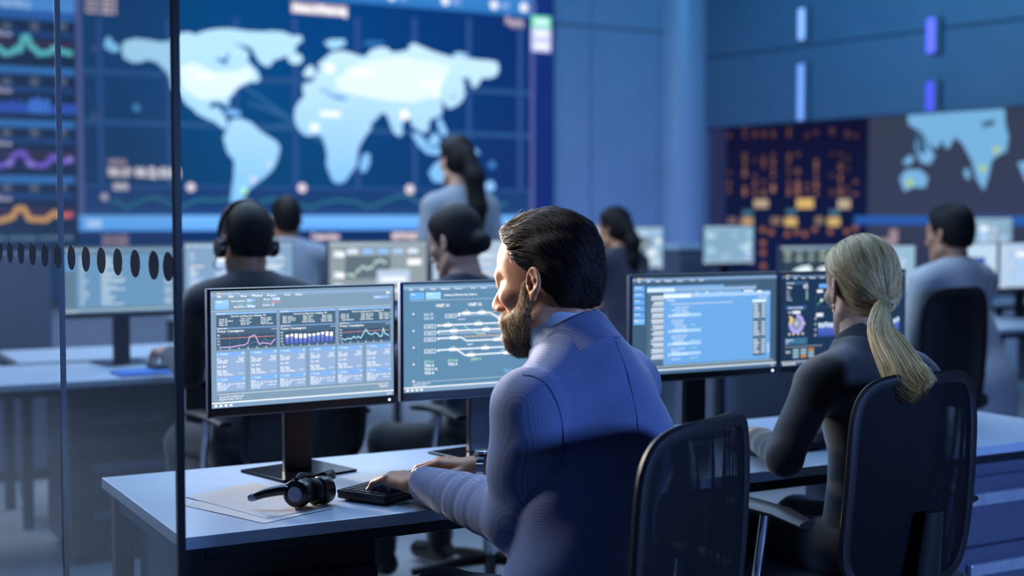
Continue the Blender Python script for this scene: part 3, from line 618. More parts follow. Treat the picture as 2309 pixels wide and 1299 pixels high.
cap('CRITICAL', 243, 371, 286, 13, '#b89ca8', True); cap('TIME LEFT', 242, 397, 298, 19, PK, True); cap('00:12:41:08', 304, 400, 405, 25, '#f4e8ee', True); cap('STATUS', 255, 428, 289, 16, PK, True)
cap('Mapping', 1140, 56, 1180, 17, '#b8a8b8', True)
# top tool bar
yb = [onw(600, 0, YV)[2], onw(1192, 34, YV)[2]]; zt = onw(1060, 27, YV)[2]
cv.rect(vw(187, 0)[0], ZV1 - (zt + .22), vw(1207, 20)[0], ZV1 - zt, '#3f86cc', '#2f76be')
for px in (560, 665, 775, 884, 1005, 1115, 1182):
    x = vw(px, 10)[0]; y = ZV1 - (zt + .085); k = pxm(px); cv.disc(x, y, k * 9, '#f0f4ff'); cv.rect(x + k * 14, y - k * 6, x + k * 34, y + k * 6, '#7fa4e0')
cv.rect(vw(187, 0)[0], 0, VW, ZV1 - (zt + .24), '#12336c')
# lilac dividers, blue status bar and lower captions
xl = vw(181, 300)[0]; cv.rect(xl - pxm(181) * 7, 0, xl + pxm(181) * 7, vw(600, 520)[1], '#555f94')
xr = vw(1201, 300)[0]; cv.rect(xr - pxm(1200) * 4.5, ZV1 - (zt + .2), xr + pxm(1200) * 4.5, vw(600, 486)[1], '#525c98')
cv.rect(xr + pxm(1200) * 6, 0, VW, VH, '#12307a', '#182c70')
cv.rect(xl - pxm(181) * 5, vw(600, 486)[1], vw(1200, 500)[0], vw(600, 519)[1], '#74b8ff', '#62a8fa')
cv.rect(xl - pxm(181) * 5, vw(600, 519)[1], VW, VH, '#123468', '#0e2450')
x, y = vw(196, 505); cv.rect(x, y - pxm(200) * 9, x + pxm(200) * 34, y + pxm(200) * 9, '#bcdcff')
for t, a, b in (('Connections', 702, 765), ('NETWORKS', 884, 943)): cap(t, a, 539, b, 14, '#f4dfe4', True)
for k in range(3): cap('Event log line', 232, 536 + k * 9, 290, 8, '#b79aa4', True)
for k, q in enumerate(('#6fe0b4', '#c4ccf8', '#c4ccf8')):
    x, y = vw(1221, 50 + k * 27); kx = pxm(1220); cv.rect(x - kx * 22, y - kx * 12, x + kx * 22, y + kx * 11, q); cv.rect(x - kx * 14, y - kx * 6, x + kx * 16, y + kx * 5, '#d8f4ff' if k == 0 else '#f4f6ff')
# chart column at the far left
xa, xb = 0., vw(172, 300)[0]; kx = pxm(100)
cv.rect(xa, 0, xb + kx * 3, vw(100, 600)[1], '#142a4a')
def q_(x, y): return vw(x, y)
def lm(y, h_, c0, c1=None, x1=168): cv.rect(xa, vw(100, y)[1], vw(x1, y)[0], vw(100, y + h_)[1], c0, c1)
lm(-40, 64, '#3a86d8', '#5a9ae6'); lm(24, 22, '#2f66b4'); cap('STATISTICS', -45, 14, 68, 18, '#b8d4ff', True)
for y0 in (152, 272, 397): lm(y0, 17, '#3b7cc4', '#3372ba')
for y0 in (50, 175, 290, 415):
    for px in (5, 68, 130): cv.rect(vw(px, y0)[0], vw(px, y0)[1], vw(px + 20, y0)[0], vw(px, y0 + 18)[1], '#5c6478')
    lm(y0 + 22, 12, '#1d4684')
for y0 in (68, 196, 316, 440): cap('Flow', -10, y0 + 12, 26, 12, '#c8bcd0', True)
for y0 in (95, 345, 472): lm(y0, 8, '#4c2e48', x1=166)
rr = random.Random(4)
cv.line([vw(-40 + k * 8.5, 110 + 18 * (rr.random() - .3) - (26 if k in (11, 12) else 0)) for k in range(25)], kx * 13, '#67c6cf')
for k in range(19): cv.rect(vw(-20 + k * 10, 0)[0], vw(100, 228 + 10 * rr.random() - (10 if 7 < k < 13 else 0))[1], vw(-12.5 + k * 10, 0)[0], vw(100, 256)[1], '#4d8af8' if 7 < k < 13 else '#3a63d8')
cv.line([vw(*p) for p in ((-40, 372), (0, 374), (22, 368), (36, 346), (54, 344), (66, 370), (100, 374), (122, 352), (140, 366), (160, 360))], kx * 13, '#7a5fd0')
cv.line([vw(*p) for p in ((-40, 497), (0, 498), (28, 490), (40, 470), (54, 470), (66, 494), (104, 496), (124, 480), (136, 488))], kx * 13, '#e0a45c')
cv.line([vw(136, 487), vw(164, 484)], kx * 13, '#e86a6a')
for p in ((22, 368), (70, 370), (158, 360)): cv.disc(*vw(*p), kx * 8, '#9f88e4')
lm(520, 30, '#1a3354'); cap('Data stream overview', -30, 540, 165, 12, '#6f90a8', True)
vwo = empty('video_wall', ((XV0 + XV1) / 2, YW - .05, ZV0), 0, 'huge wall display with glowing world map and chart column', 'video wall')
L0 = Vector(vwo.location)
bxp('housing', (XV0 - L0.x - .02, -.035, -.03), (XV1 - L0.x + .02, .05, VH + .02), M_dark, vwo, .004)
cv.build('screen', vwo, emat('video_wall_glow', 1.12), lambda x, z, o: (XV0 - L0.x + x, -.042 - o, VH + z), VW, VH, eps=.00025)

# map reflection painted as glowing graphics, with city lights, under the bulkhead
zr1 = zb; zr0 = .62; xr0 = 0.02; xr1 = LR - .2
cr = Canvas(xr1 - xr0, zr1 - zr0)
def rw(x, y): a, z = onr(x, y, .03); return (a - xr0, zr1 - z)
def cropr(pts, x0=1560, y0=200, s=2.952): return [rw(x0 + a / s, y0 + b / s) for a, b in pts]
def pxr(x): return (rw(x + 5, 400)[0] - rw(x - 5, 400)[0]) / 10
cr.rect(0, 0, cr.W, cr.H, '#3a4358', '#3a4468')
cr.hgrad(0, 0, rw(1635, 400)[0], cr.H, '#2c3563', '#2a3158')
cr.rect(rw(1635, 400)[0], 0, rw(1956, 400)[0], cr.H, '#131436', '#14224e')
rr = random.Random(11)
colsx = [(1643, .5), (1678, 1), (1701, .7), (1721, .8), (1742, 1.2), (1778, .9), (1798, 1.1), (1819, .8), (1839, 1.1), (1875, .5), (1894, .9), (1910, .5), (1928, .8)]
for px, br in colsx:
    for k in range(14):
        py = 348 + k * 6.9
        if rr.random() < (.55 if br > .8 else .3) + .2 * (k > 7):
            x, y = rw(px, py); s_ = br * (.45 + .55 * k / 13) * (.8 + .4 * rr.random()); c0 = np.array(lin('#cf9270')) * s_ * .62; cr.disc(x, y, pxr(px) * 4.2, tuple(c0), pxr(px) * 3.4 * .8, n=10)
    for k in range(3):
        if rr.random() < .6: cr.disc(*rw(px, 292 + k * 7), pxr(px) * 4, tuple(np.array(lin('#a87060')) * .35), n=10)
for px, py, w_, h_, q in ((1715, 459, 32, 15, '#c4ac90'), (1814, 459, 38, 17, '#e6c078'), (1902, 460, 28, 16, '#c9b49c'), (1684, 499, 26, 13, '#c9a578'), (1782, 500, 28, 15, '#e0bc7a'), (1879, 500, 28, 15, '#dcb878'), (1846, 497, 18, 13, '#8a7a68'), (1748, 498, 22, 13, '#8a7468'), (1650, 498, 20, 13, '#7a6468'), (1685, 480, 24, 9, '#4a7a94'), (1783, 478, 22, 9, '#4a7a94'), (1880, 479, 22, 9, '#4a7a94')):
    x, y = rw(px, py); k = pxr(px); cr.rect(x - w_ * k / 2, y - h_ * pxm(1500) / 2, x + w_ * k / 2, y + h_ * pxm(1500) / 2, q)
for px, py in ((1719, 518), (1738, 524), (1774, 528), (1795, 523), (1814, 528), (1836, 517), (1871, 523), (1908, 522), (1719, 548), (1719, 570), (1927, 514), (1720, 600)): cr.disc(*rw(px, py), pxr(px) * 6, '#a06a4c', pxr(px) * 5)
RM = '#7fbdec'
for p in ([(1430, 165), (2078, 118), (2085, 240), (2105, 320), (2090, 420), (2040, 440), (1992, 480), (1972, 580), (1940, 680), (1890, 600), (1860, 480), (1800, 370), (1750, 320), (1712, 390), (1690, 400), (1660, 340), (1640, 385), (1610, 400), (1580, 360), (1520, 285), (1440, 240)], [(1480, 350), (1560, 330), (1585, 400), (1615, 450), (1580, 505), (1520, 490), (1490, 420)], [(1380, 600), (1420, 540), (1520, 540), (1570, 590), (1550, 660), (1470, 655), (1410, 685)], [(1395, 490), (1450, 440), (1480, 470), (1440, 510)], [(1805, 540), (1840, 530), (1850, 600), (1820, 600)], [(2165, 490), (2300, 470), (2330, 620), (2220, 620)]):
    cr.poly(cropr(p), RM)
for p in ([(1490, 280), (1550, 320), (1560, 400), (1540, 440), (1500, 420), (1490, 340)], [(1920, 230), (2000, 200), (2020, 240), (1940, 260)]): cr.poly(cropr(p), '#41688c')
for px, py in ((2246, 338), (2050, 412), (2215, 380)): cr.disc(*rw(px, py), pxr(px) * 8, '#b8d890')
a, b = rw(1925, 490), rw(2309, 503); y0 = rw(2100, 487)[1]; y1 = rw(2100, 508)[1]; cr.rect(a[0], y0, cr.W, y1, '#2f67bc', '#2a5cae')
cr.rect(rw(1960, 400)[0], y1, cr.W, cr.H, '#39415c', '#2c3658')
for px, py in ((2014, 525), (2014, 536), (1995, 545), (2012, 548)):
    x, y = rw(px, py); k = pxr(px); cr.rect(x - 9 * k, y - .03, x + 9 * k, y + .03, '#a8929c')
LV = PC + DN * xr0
rdo = empty('painted_reflection', (*LV[:2], zr0), RW, 'dim wall display with mirrored map and orange city lights', 'display')
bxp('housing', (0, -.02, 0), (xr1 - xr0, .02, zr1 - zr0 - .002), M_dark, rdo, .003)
cr.build('screen', rdo, emat('painted_reflection_glow', .9), lambda x, z, o: (x, -.022 - o, zr1 - zr0 + z), cr.W, cr.H, eps=.0002)

# ------------------------------------------------------------------ glass partition
GA = math.radians(34.0); GD = FH * math.cos(GA) - RT * math.sin(GA); GP = at(404, 649, 2.37); GP[2] = 0
def ong(x, y): P = onpl(x, y, GP, np.cross(GD, (0, 0, 1))); return float((P - GP) @ GD), float(P[2])
mg = bpy.data.materials.new('clear_glass'); mg.use_nodes = True; nt = mg.node_tree; N = nt.nodes; L = nt.links
N.remove(N['Principled BSDF']); tr = N.new('ShaderNodeBsdfTransparent'); tr.inputs[0].default_value = (.90, .94, .95, 1)
gl = N.new('ShaderNodeBsdfGlossy'); gl.inputs['Roughness'].default_value = .02; gl.inputs[0].default_value = (.9, .95, 1, 1)
lw = N.new('ShaderNodeFresnel'); lw.inputs[0].default_value = 1.45
nz = N.new('ShaderNodeTexNoise'); nz.inputs['Scale'].default_value = 3; tc = N.new('ShaderNodeTexCoord'); L.new(tc.outputs['Object'], nz.inputs['Vector'])
mp = N.new('ShaderNodeMapRange'); mp.inputs[3].default_value = .006; mp.inputs[4].default_value = .018; L.new(nz.outputs['Fac'], mp.inputs[0])
df = N.new('ShaderNodeBsdfTranslucent'); df.inputs[0].default_value = (.7, .75, .8, 1)
mx1 = N.new('ShaderNodeMixShader'); L.new(mp.outputs[0], mx1.inputs[0]); L.new(tr.outputs[0], mx1.inputs[1]); L.new(df.outputs[0], mx1.inputs[2])
mx = N.new('ShaderNodeMixShader'); ge = N.new('ShaderNodeNewGeometry'); ml = N.new('ShaderNodeMath'); ml.operation = 'MULTIPLY'; iv = N.new('ShaderNodeMath'); iv.operation = 'SUBTRACT'; iv.inputs[0].default_value = 1.0; L.new(ge.outputs['Backfacing'], iv.inputs[1]); L.new(lw.outputs[0], ml.inputs[0]); L.new(iv.outputs[0], ml.inputs[1]); L.new(ml.outputs[0], mx.inputs[0]); L.new(mx1.outputs[0], mx.inputs[1]); L.new(gl.outputs[0], mx.inputs[2]); L.new(mx.outputs[0], N['Material Output'].inputs[0])
gz = math.atan2(GD[1], GD[0])
go = empty('glass_partition', GP, gz, 'frameless glass partition with a row of dark dots on the left', 'glass wall')
a = 0.
SJ = ong(141, 700)[0]
for i, b in enumerate((SJ, 2.8, 4.4)):
    MB().box((a + .012, -.006, .02), (b - .002, .006, 3.9)).build('pane', mg, go)
    a = b
M_edge = pm('dark_glass_edge', '#05100f', .25, nscale=30)
bxp('edge_strip', (0, -.007, 0), (.012, .007, 3.9), M_edge, go, .001)
M_seam = pm('clear_joint_seal', '#5f6d78', .3, nscale=50)
for b in (SJ, 2.8): bxp('joint', (b + .001, -.0061, .02), (b + .004, .0061, 3.9), M_seam, go, 0)
bxp('floor_channel', (0, -.02, 0), (4.4, .02, .03), pm('brushed_aluminium', '#9aa0a8', .35, 1.), go, .002)
M_dot = pm('dark_film_dot', '#3a3e4a', .6, nscale=60, namp=.2)
d0, d1 = ong(355, 598), ong(29, 568); st = (d1[0] - d0[0]) / 10; zz = (d0[1] + d1[1]) / 2
dm = None
for k in range(-1, 14):
    x = max(.034, d0[0] + st * k)
    if dm is None:
        o = MB().cyl((0, .0062, 0), (0, .0075, 0), .026, n=28).build('dot', M_dot, go); dm = o.data
    else: o = bpy.data.objects.new('dot', dm); link(o, go)
    o.location = (x, 0, d0[1] + (d1[1] - d0[1]) * k / 10)

# ------------------------------------------------------------------ desks
M_top = pm('white_laminate', '#aebaca', .30, nscale=30, namp=.03, bump=.01, bscale=400)
M_steel = pm('dark_powder_coat', '#23252e', .4, metal=.3, nscale=80, namp=.08)
M_side = pm('grey_desk_panel', '#50576a', .5, nscale=20, namp=.05)
M_cab = pm('grey_cabinet_lacquer', '#555b70', .4, nscale=10, namp=.04)
M_cabd = pm('dark_cabinet_lacquer', '#1c1d24', .4, nscale=10, namp=.08)
M_hand = pm('satin_handle', '#b7bfcc', .3, metal=.4, nscale=40)
ZD = .74
def desk(x0, x1, y0, y1, label, group='desks with white worktops', panels=True, modesty=False):
    t = empty('desk', ((x0 + x1) / 2, (y0 + y1) / 2, 0), 0, label, 'desk', group)
    hx, hy = (x1 - x0) / 2, (y1 - y0) / 2
    bxp('worktop', (-hx, -hy, ZD - .026), (hx, hy, ZD), M_top, t, .003)
    for sx in (-1, 1):
        for sy in (-1, 1): bxp('leg', (sx * (hx - .035) - .022, sy * (hy - .06) - .022, 0), (sx * (hx - .035) + .022, sy * (hy - .06) + .022, ZD - .026), M_steel, t, .003)
        if panels:
            p = bxp('side_panel', (sx * (hx - .05) - .006, -hy + .085, .10), (sx * (hx - .05) + .006, hy - .26, ZD - .06), M_side, t, .002)
            bxp('side_rail', (sx * (hx - .035) - .012, -hy + .08, ZD - .07), (sx * (hx - .035) + .012, hy - .08, ZD - .035), M_side, t, .002)
    if modesty: bxp('modesty_panel', (-hx + .06, hy - .045, .14), (hx - .06, hy - .03, ZD - .04), pm('pale_modesty_panel', '#a4adbd', .5, nscale=10, namp=.03), t, .002)
    bxp('front_rail', (-hx + .06, -hy + .05, ZD - .062), (hx - .06, -hy + .07, ZD - .027), M_steel, t, .002)
    bxp('back_rail', (-hx + .06, hy - .07, ZD - .075), (hx - .06, hy - .05, ZD - .027), M_steel, t, .002)
    return t
d_man = desk(.719, 2.082, 2.625, 3.338, 'white desk with keyboard, papers and headset in the foreground')
d_wom = desk(2.086, 3.45, 2.625, 3.338, 'white desk of the blonde woman, ending beside the blue drawers')
desk(.35, 1.66, 5.36, 6.06, 'white desk of the man wearing a headset, behind the glass')
desk(2.14, 3.44, 5.36, 6.06, 'white desk in the second row used by the woman with a bun', panels=False)
desk(.99, 2.40, 6.16, 6.76, 'white desk back to back behind the headset man\'s desk')
desk(4.15, 6.11, 5.36, 6.06, 'white desk used by the dark-haired man on the right', modesty=True)
desk(6.12, 7.45, 5.36, 6.06, 'white desk at the right edge behind the empty aisle')
desk(2.3, 3.7, 8.1, 8.8, 'white desk in the third row before the video wall, left', panels=False)
desk(4.95, 7.2, 8.1, 8.8, 'white desk in the third row below the blue wall panels', panels=False)
desk(7.0, 8.6, 7.0, 7.6, 'white desk beneath the mirrored map display')
def pedestal(x0, x1, y0, y1, label, mat, hmat, n=3, top=None, group='drawer cabinets', zt=.68, hx=(.18, .82), hh_=.034):
    t = empty('drawer_cabinet', ((x0 + x1) / 2, (y0 + y1) / 2, 0), 0, label, 'cabinet', group)
    w_, d_ = (x1 - x0) / 2, (y1 - y0) / 2
    bxp('body', (-w_, -d_ + .022, .05), (w_, d_, zt), mat, t, .004)
    for sx in (-1, 1):
        for sy in (-1, 1): MB().cyl((sx * (w_ - .05), sy * (d_ - .06), 0), (sx * (w_ - .05), sy * (d_ - .06), .05), .022).build('foot', M_steel, t)
    h = (zt - .06 - .05) / n
    for k in range(n):
        z0 = .06 + k * h
        dr = bxp('drawer', (-w_ + .004, -d_, z0 + .004), (w_ - .004, -d_ + .02, z0 + h - .004), mat, t, .003)
        bxp('handle', (-w_ + 2 * w_ * hx[0], -d_ - .022, z0 + h * .60), (-w_ + 2 * w_ * hx[1], -d_ - .002, z0 + h * .60 + hh_), hmat, dr, .004)
    return t
P = onz(2190, 1045, .7)
pedestal(2.80, 3.40, 2.66, 3.2, 'blue-lit three-drawer cabinet under the blonde woman\'s desk end', M_cab, M_hand, 3, zt=.70)
pedestal(.775, 1.165, 2.69, 3.2, 'dark drawer cabinet under the foreground desk', M_cabd, pm('dark_handle', '#4a4f60', .35, nscale=30), 2, zt=.672, hx=(.2, .85), hh_=.09)
pedestal(1.06, 1.5, 5.45, 5.95, 'dark drawer cabinet beneath the headset man\'s desk', M_cabd, M_side, 3)
# storage and floor boxes seen through the glass
t = empty('storage_cabinet', (1.02, 7.6, 0), 0, 'tall grey storage cabinet at the far left behind the glass', 'cabinet')
bxp('body', (-.33, -.22, .05), (.33, .25, 1.18), M_side, t, .004)
for k in (-1, 1): q = bxp('door', (-.32 if k < 0 else .004, -.24, .07), (-.004 if k < 0 else .32, -.22, 1.16), M_side, t, .003); bxp('handle', (k * .03 - .006, -.255, .55), (k * .03 + .006, -.24, .72), M_hand, q, .002)
bxp('plinth', (-.31, -.2, 0), (.31, .23, .05), M_steel, t)

# ------------------------------------------------------------------ monitors
M_bez = pm('monitor_black', '#0c0d11', .38, nscale=90, namp=.2)
M_stand = pm('monitor_stand_graphite', '#1b1c22', .3, metal=.5, nscale=60)
M_basep = pm('gloss_stand_base', '#20222a', .16, metal=.7, nscale=60)
M_edge2 = pm('silver_edge', '#7c8190', .3, metal=.7, nscale=60)
M_led = glow('white_led', '#e8f2ff', 3.0)
EM = emat('monitor_glow', 1.12)
MW, MH = .505, .302
def monitor(x0, Y, ztop, ui, label, yaw=0., w_=MW, h_=MH, zf=ZD, group='desktop monitors', st=None):
    t = empty('monitor', (x0 + w_ / 2, Y + .055, zf), yaw, label, 'monitor', group)
    zt = ztop - zf; zb_ = zt - h_; hw = w_ / 2
    bxp('housing', (-hw, -.055, zb_), (hw, -.03, zt), M_bez, t, .004)
    bxp('back_bulge', (-hw * .55, -.03, zb_ + .05), (hw * .55, -.008, zt - .06), M_bez, t, .01)
    bxp('trim', (-hw - .0015, -.050, zb_ - .0015), (hw + .0015, -.040, zb_ + .004), M_edge2, t, 0)
    tr_ = MB(); tr_.box((-hw - .002, -.050, zb_), (-hw + .001, -.038, zt)); tr_.build('side_trim', M_edge2, t)
    b = .006; bb = .022
    ui.build('screen', t, EM, lambda x, z, o: (-hw + b + x, -.0552 - o, zt - b + z), w_ - 2 * b, h_ - b - bb)
    MB().lathe([(.0008, 0), (.0026, .0), (.0026, .002), (.0008, .0025)], (hw - .018, -.055, zb_ + .011), (0, -1, 0), 10).build('power_light', M_led, t)
    bxp('stand_column', (-.036, -.008, .006), (.036, .014, zb_ + .16), M_stand, t, .004)
    MB().tube([(-.005, .018, .16), (.005, .03, .10), (.01, .02, .05)], .004).build('cable', M_bez, t)
    sb = bxp('stand_base', (-.108, -.10, 0), (.108, .09, .007), M_basep, t, .003); sb.rotation_euler = (0, 0, .2)
    return t
monitor(.916, 3.125, 1.200, ui_dash(), 'foreground monitor showing sensor charts, beside the headset', math.radians(3.0), w_=.486)
monitor(1.420, 3.135, 1.203, ui_rail(), 'foreground monitor with rail track diagram behind the bearded man')
monitor(2.112, 3.135, 1.207, ui_code(), 'monitor with layered code windows left of the blonde woman', w_=.52)
monitor(2.645, 3.14, 1.205, ui_gauge(), 'monitor with ring gauge and bar charts before the blonde woman')
monitor(1.118, 5.87, 1.245, ui_generic(21, '#6f8ba0', 2), 'second-row monitor behind the dotted glass')
monitor(1.625, 5.87, 1.258, ui_generic(22, '#7fa0c0', 1), 'second-row monitor with pale listings behind the headset man')
monitor(2.292, 5.87, 1.258, ui_generic(23, '#8d9aa2', 0), 'second-row monitor with flow chart between headset man and bun woman')
monitor(2.815, 5.87, 1.258, ui_generic(24, '#a9bfd6', 1), 'second-row monitor behind the face of the bun woman')
monitor(4.94, 5.87, 1.213, ui_generic(25, '#5f7688', 4), 'second-row monitor with white shapes, left above the blonde woman\'s screens')
monitor(5.455, 5.87, 1.206, ui_generic(26, '#8fb4cc', 1), 'second-row monitor half hidden right of the blonde hair')
monitor(6.14, 5.87, 1.212, ui_generic(27, '#b9d3e8', 5), 'pale monitor with a blue panel beside the dark-haired man')
monitor(6.66, 5.87, 1.212, ui_generic(28, '#a9c4e2', 1), 'pale monitor cut off by the right picture edge')
monitor(5.36, 8.6, 1.298, ui_generic(29, '#9fc0d0', 1), 'third-row monitor left of the dark-haired woman\'s head', w_=.42, h_=.33)
monitor(5.80, 8.6, 1.296, ui_generic(30, '#8fb2c8', 0), 'third-row monitor right of the dark-haired woman\'s head', w_=.29, h_=.34)
monitor(6.47, 8.6, 1.300, ui_generic(31, '#7fa8c0', 3), 'lone third-row monitor with bubble graphics before the orange lights', w_=.5, h_=.315)
monitor(7.92, 7.3, 1.366, ui_generic(32, '#7fa2b8', 1), 'farthest monitor standing under the mirrored map', w_=.5, h_=.34)

# ------------------------------------------------------------------ office chairs
M_mesh = bpy.data.materials.new('black_chair_mesh'); M_mesh.use_nodes = True; nt = M_mesh.node_tree; N = nt.nodes; L = nt.links
b = N['Principled BSDF']; b.inputs['Base Color'].default_value = (.004, .004, .006, 1); b.inputs['Roughness'].default_value = .7; b.inputs['Specular IOR Level'].default_value = .15
tc = N.new('ShaderNodeTexCoord'); mpg = N.new('ShaderNodeMapping'); mpg.inputs['Scale'].default_value = (1, 1, 1); L.new(tc.outputs['Object'], mpg.inputs[0])
sp = N.new('ShaderNodeSeparateXYZ'); L.new(mpg.outputs[0], sp.inputs[0])
def mnode(op, a, bb=None):
    q = N.new('ShaderNodeMath'); q.operation = op
    for i, v in enumerate((a, bb)):
        if v is None: continue
        if isinstance(v, (int, float)): q.inputs[i].default_value = v
        else: L.new(v, q.inputs[i])
    return q.outputs[0]
k = 2 * math.pi / .0052
hole = mnode('GREATER_THAN', mnode('MULTIPLY', mnode('SINE', mnode('MULTIPLY', sp.outputs['X'], k)), mnode('SINE', mnode('MULTIPLY', sp.outputs['Z'], k))), .48)
L.new(mnode('SUBTRACT', 1.0, hole), b.inputs['Alpha'])
M_chair = pm('black_chair_plastic', '#08080b', .5, nscale=80, namp=.2, bump=.06, bscale=700)
M_seat = pm('black_seat_fabric', '#101117', .9, nscale=120, namp=.2, bump=.2, bscale=900, sheen=.3)
M_chrome = pm('chrome_tube', '#c9ccd4', .15, metal=1., nscale=20, namp=.03)
def office_chair(top=1.0, wid=.38, low=.52, mesh=True, curve=.05):
    t = empty('office_chair', (0, 0, 0), 0)
    hw = wid / 2
    def outline(u):    # rounded back outline, u 0..1 round
        n_ = 5.; a = 2 * math.pi * u; c_, s_ = math.cos(a), math.sin(a)
        ex = lambda q: math.copysign(abs(q) ** (2 / n_), q)
        x = ex(c_) * hw; z = (top + low) / 2 + ex(s_) * (top - low) / 2
        x *= 1.0 + .06 * (top - z) / (top - low) * (1 if True else 0)
        return x, z
    def yb(x, z): # back sheet bows away from the sitter and leans back with height
        tz = (z - low) / (top - low); return -.235 - .05 * tz - curve * (1 - (x / hw) ** 2) * .8 + .06 * (tz - .35) ** 2
    m = 56; fr = MB().tube([(x, yb(x, z), z) for x, z in (outline(i / m) for i in range(m))], .0125, 8, True, (1.25, .9)); fr.build('back_frame', M_chair, t, True)
    for off in (0., .012):
        g = MB()
        def fn(u, v, off=off):
            a = 2 * math.pi * u; x, z = outline(u); cx_, cz = 0, (top + low) / 2; x = cx_ + (x - cx_) * v; z = cz + (z - cz) * v; return (x, yb(x, z) + off, z)
        g.grid(fn, 56, 8).build('back_mesh', M_mesh if mesh else M_chair, t, True)
    MB().tube([(0, -.16, .40), (0, -.27, .45), (0, -.31, .56), (0, -.325, .70)], [.028, .026, .024, .018], 10, flat=(1.5, .7)).build('back_support', M_chair, t, True)
    MB().box((-.25, -.23, .44), (.25, .25, .51), .035, seg=3).build('seat', M_seat, t, True)
    MB().box((-.12, -.12, .395), (.12, .12, .44), .01).build('mechanism', M_chair, t)
    for s in (-1, 1):
        ar = MB().tube([(s * .27, -.20, .675), (s * .275, -.12, .69), (s * .275, .0, .69), (s * .268, .09, .68)], [.018, .024, .026, .020], 10, flat=(1.4, .55)).build('armrest', M_chair, t, True)
        MB().tube([(s * .20, -.02, .43), (s * .275, -.025, .46), (s * .28, -.05, .56), (s * .276, -.065, .675)], .0125, 10).build('post', M_chrome, ar, True)
    MB().cyl((0, 0, .10), (0, 0, .27), .03).cyl((0, 0, .27), (0, 0, .40), .016).build('gas_lift', M_chrome, t, True)
    MB().cyl((0, 0, .085), (0, 0, .125), .04).build('hub', M_chair, t, True)
    for i in range(5):
        a = 2 * math.pi * i / 5 + .3; c_, s_ = math.cos(a), math.sin(a)
        lg = MB().tube([(c_ * .03, s_ * .03, .105), (c_ * .16, s_ * .16, .095), (c_ * .30, s_ * .30, .075)], [.024, .02, .015], 8).build('leg', M_chair, t, True)
        MB().cyl((c_ * .30 - s_ * .02, s_ * .30 + c_ * .02, .026), (c_ * .30 + s_ * .02, s_ * .30 - c_ * .02, .026), .026).build('caster', M_chair, lg, True)
    return t
def put(ch, x, y, head, label, z=0):
    ch.location = (x, y, z); ch.rotation_euler = (0, 0, head); ch['label'] = label; ch['category'] = 'chair'; ch['group'] = 'black office chairs'; return ch
H_MAN = math.radians(25)
def behind(px, py, d, head, back=-.29):   # seat position from a point on the top of the backrest
    p = at(px, py, d); return p[0] + math.sin(head) * back * 1.0, p[1] - math.cos(head) * back
proto = office_chair()
x, y = behind(1600, 950, 2.42, H_MAN); put(proto, x, y, H_MAN, 'black mesh-backed office chair behind the bearded man')
CH_MAN = (x, y)
x, y = behind(2085, 852, 3.12, math.radians(2)); put(copy_tree(proto), x, y, math.radians(2), 'black mesh-backed office chair carrying the blonde woman'); CH_WOM = (x, y)
x, y = behind(2165, 655, 5.75, math.radians(4)); c2 = office_chair(1.06, .40, .52, False); put(c2, x, y, math.radians(4), 'solid black office chair of the man at the far right'); CH_R = (x, y)
c3 = office_chair(.86, .44, .52, False); put(c3, 1.60, 4.66, math.radians(8), 'low-backed black office chair under the headset man')
put(copy_tree(c3), 2.36, 4.42, math.radians(8), 'low-backed black office chair under the woman with the bun')
put(copy_tree(c3), 2.74, 7.55, 0, 'black office chair of the man nearest the video wall')
put(copy_tree(c3), 5.02, 7.5, 0, 'black office chair of the dark-haired woman before the blue panels')
put(copy_tree(c3), .62, 7.0, math.radians(160), 'empty office chair at the far left behind the glass')

# ------------------------------------------------------------------ things on the foreground desk
M_key = pm('black_key_plastic', '#101218', .35, nscale=70, namp=.1)
def keyboard(loc, rz, label, backlit=True, cols=22):
    hw = cols * .00975 + .008
    t = empty('keyboard', loc, rz, label, 'keyboard', 'black keyboards')
    MB().box((-hw, -.065, .004), (hw, .065, .018), .004).build('case', M_key, t)
    kb = MB()
    for r in range(6):
        for c_ in range(cols): kb.box((-hw + .010 + c_ * .0195, -.057 + r * .0192, .0185), (-hw + .010 + c_ * .0195 + .0155, -.057 + r * .0192 + .0152, .0245), .0)
    kb.build('keys', M_key, t, kind='stuff')
    if backlit: bxp('backlight', (-hw + .008, -.059, .0182), (hw - .008, .058, .0188), glow('blue_key_backlight', '#1f7cff', 1.3), t, 0)
    for s in (-1, 1): MB().box((-hw, s * .0622 - .0028, .016), (hw, s * .0622 + .0028, .0235), .001).box((s * (hw - .003) - .003, -.06, .016), (s * (hw - .003) + .003, .06, .0235), .001).build('rim', M_key, t)
    for s in (-1, 1): MB().box((s * (hw - .04) - .02, .045, 0), (s * (hw - .04) + .02, .06, .006), .001).build('foot', M_key, t)
    return t
kbl = onz(761, 1103, .765); kbf = onz(863, 1127, .755); kv = kbl - kbf; KA = math.atan2(-kv[0], kv[1])
KC = (kbl + kbf) / 2 + np.array([math.cos(KA), math.sin(KA), 0]) * .155
keyboard((KC[0], KC[1], ZD), KA, 'black blue-lit keyboard under the bearded man\'s hands', cols=15)
keyboard((2.50, 2.86, ZD), 0, 'dark keyboard before the blonde woman')
keyboard((1.62, 5.55, ZD), 0, 'black keyboard at the headset man\'s hand', False)
M_paper = pm('white_paper', '#b2b2b4', .8, nscale=40, namp=.03, bump=.05)
M_ink = pm('grey_print', '#b2b2b2', .8, nscale=30)
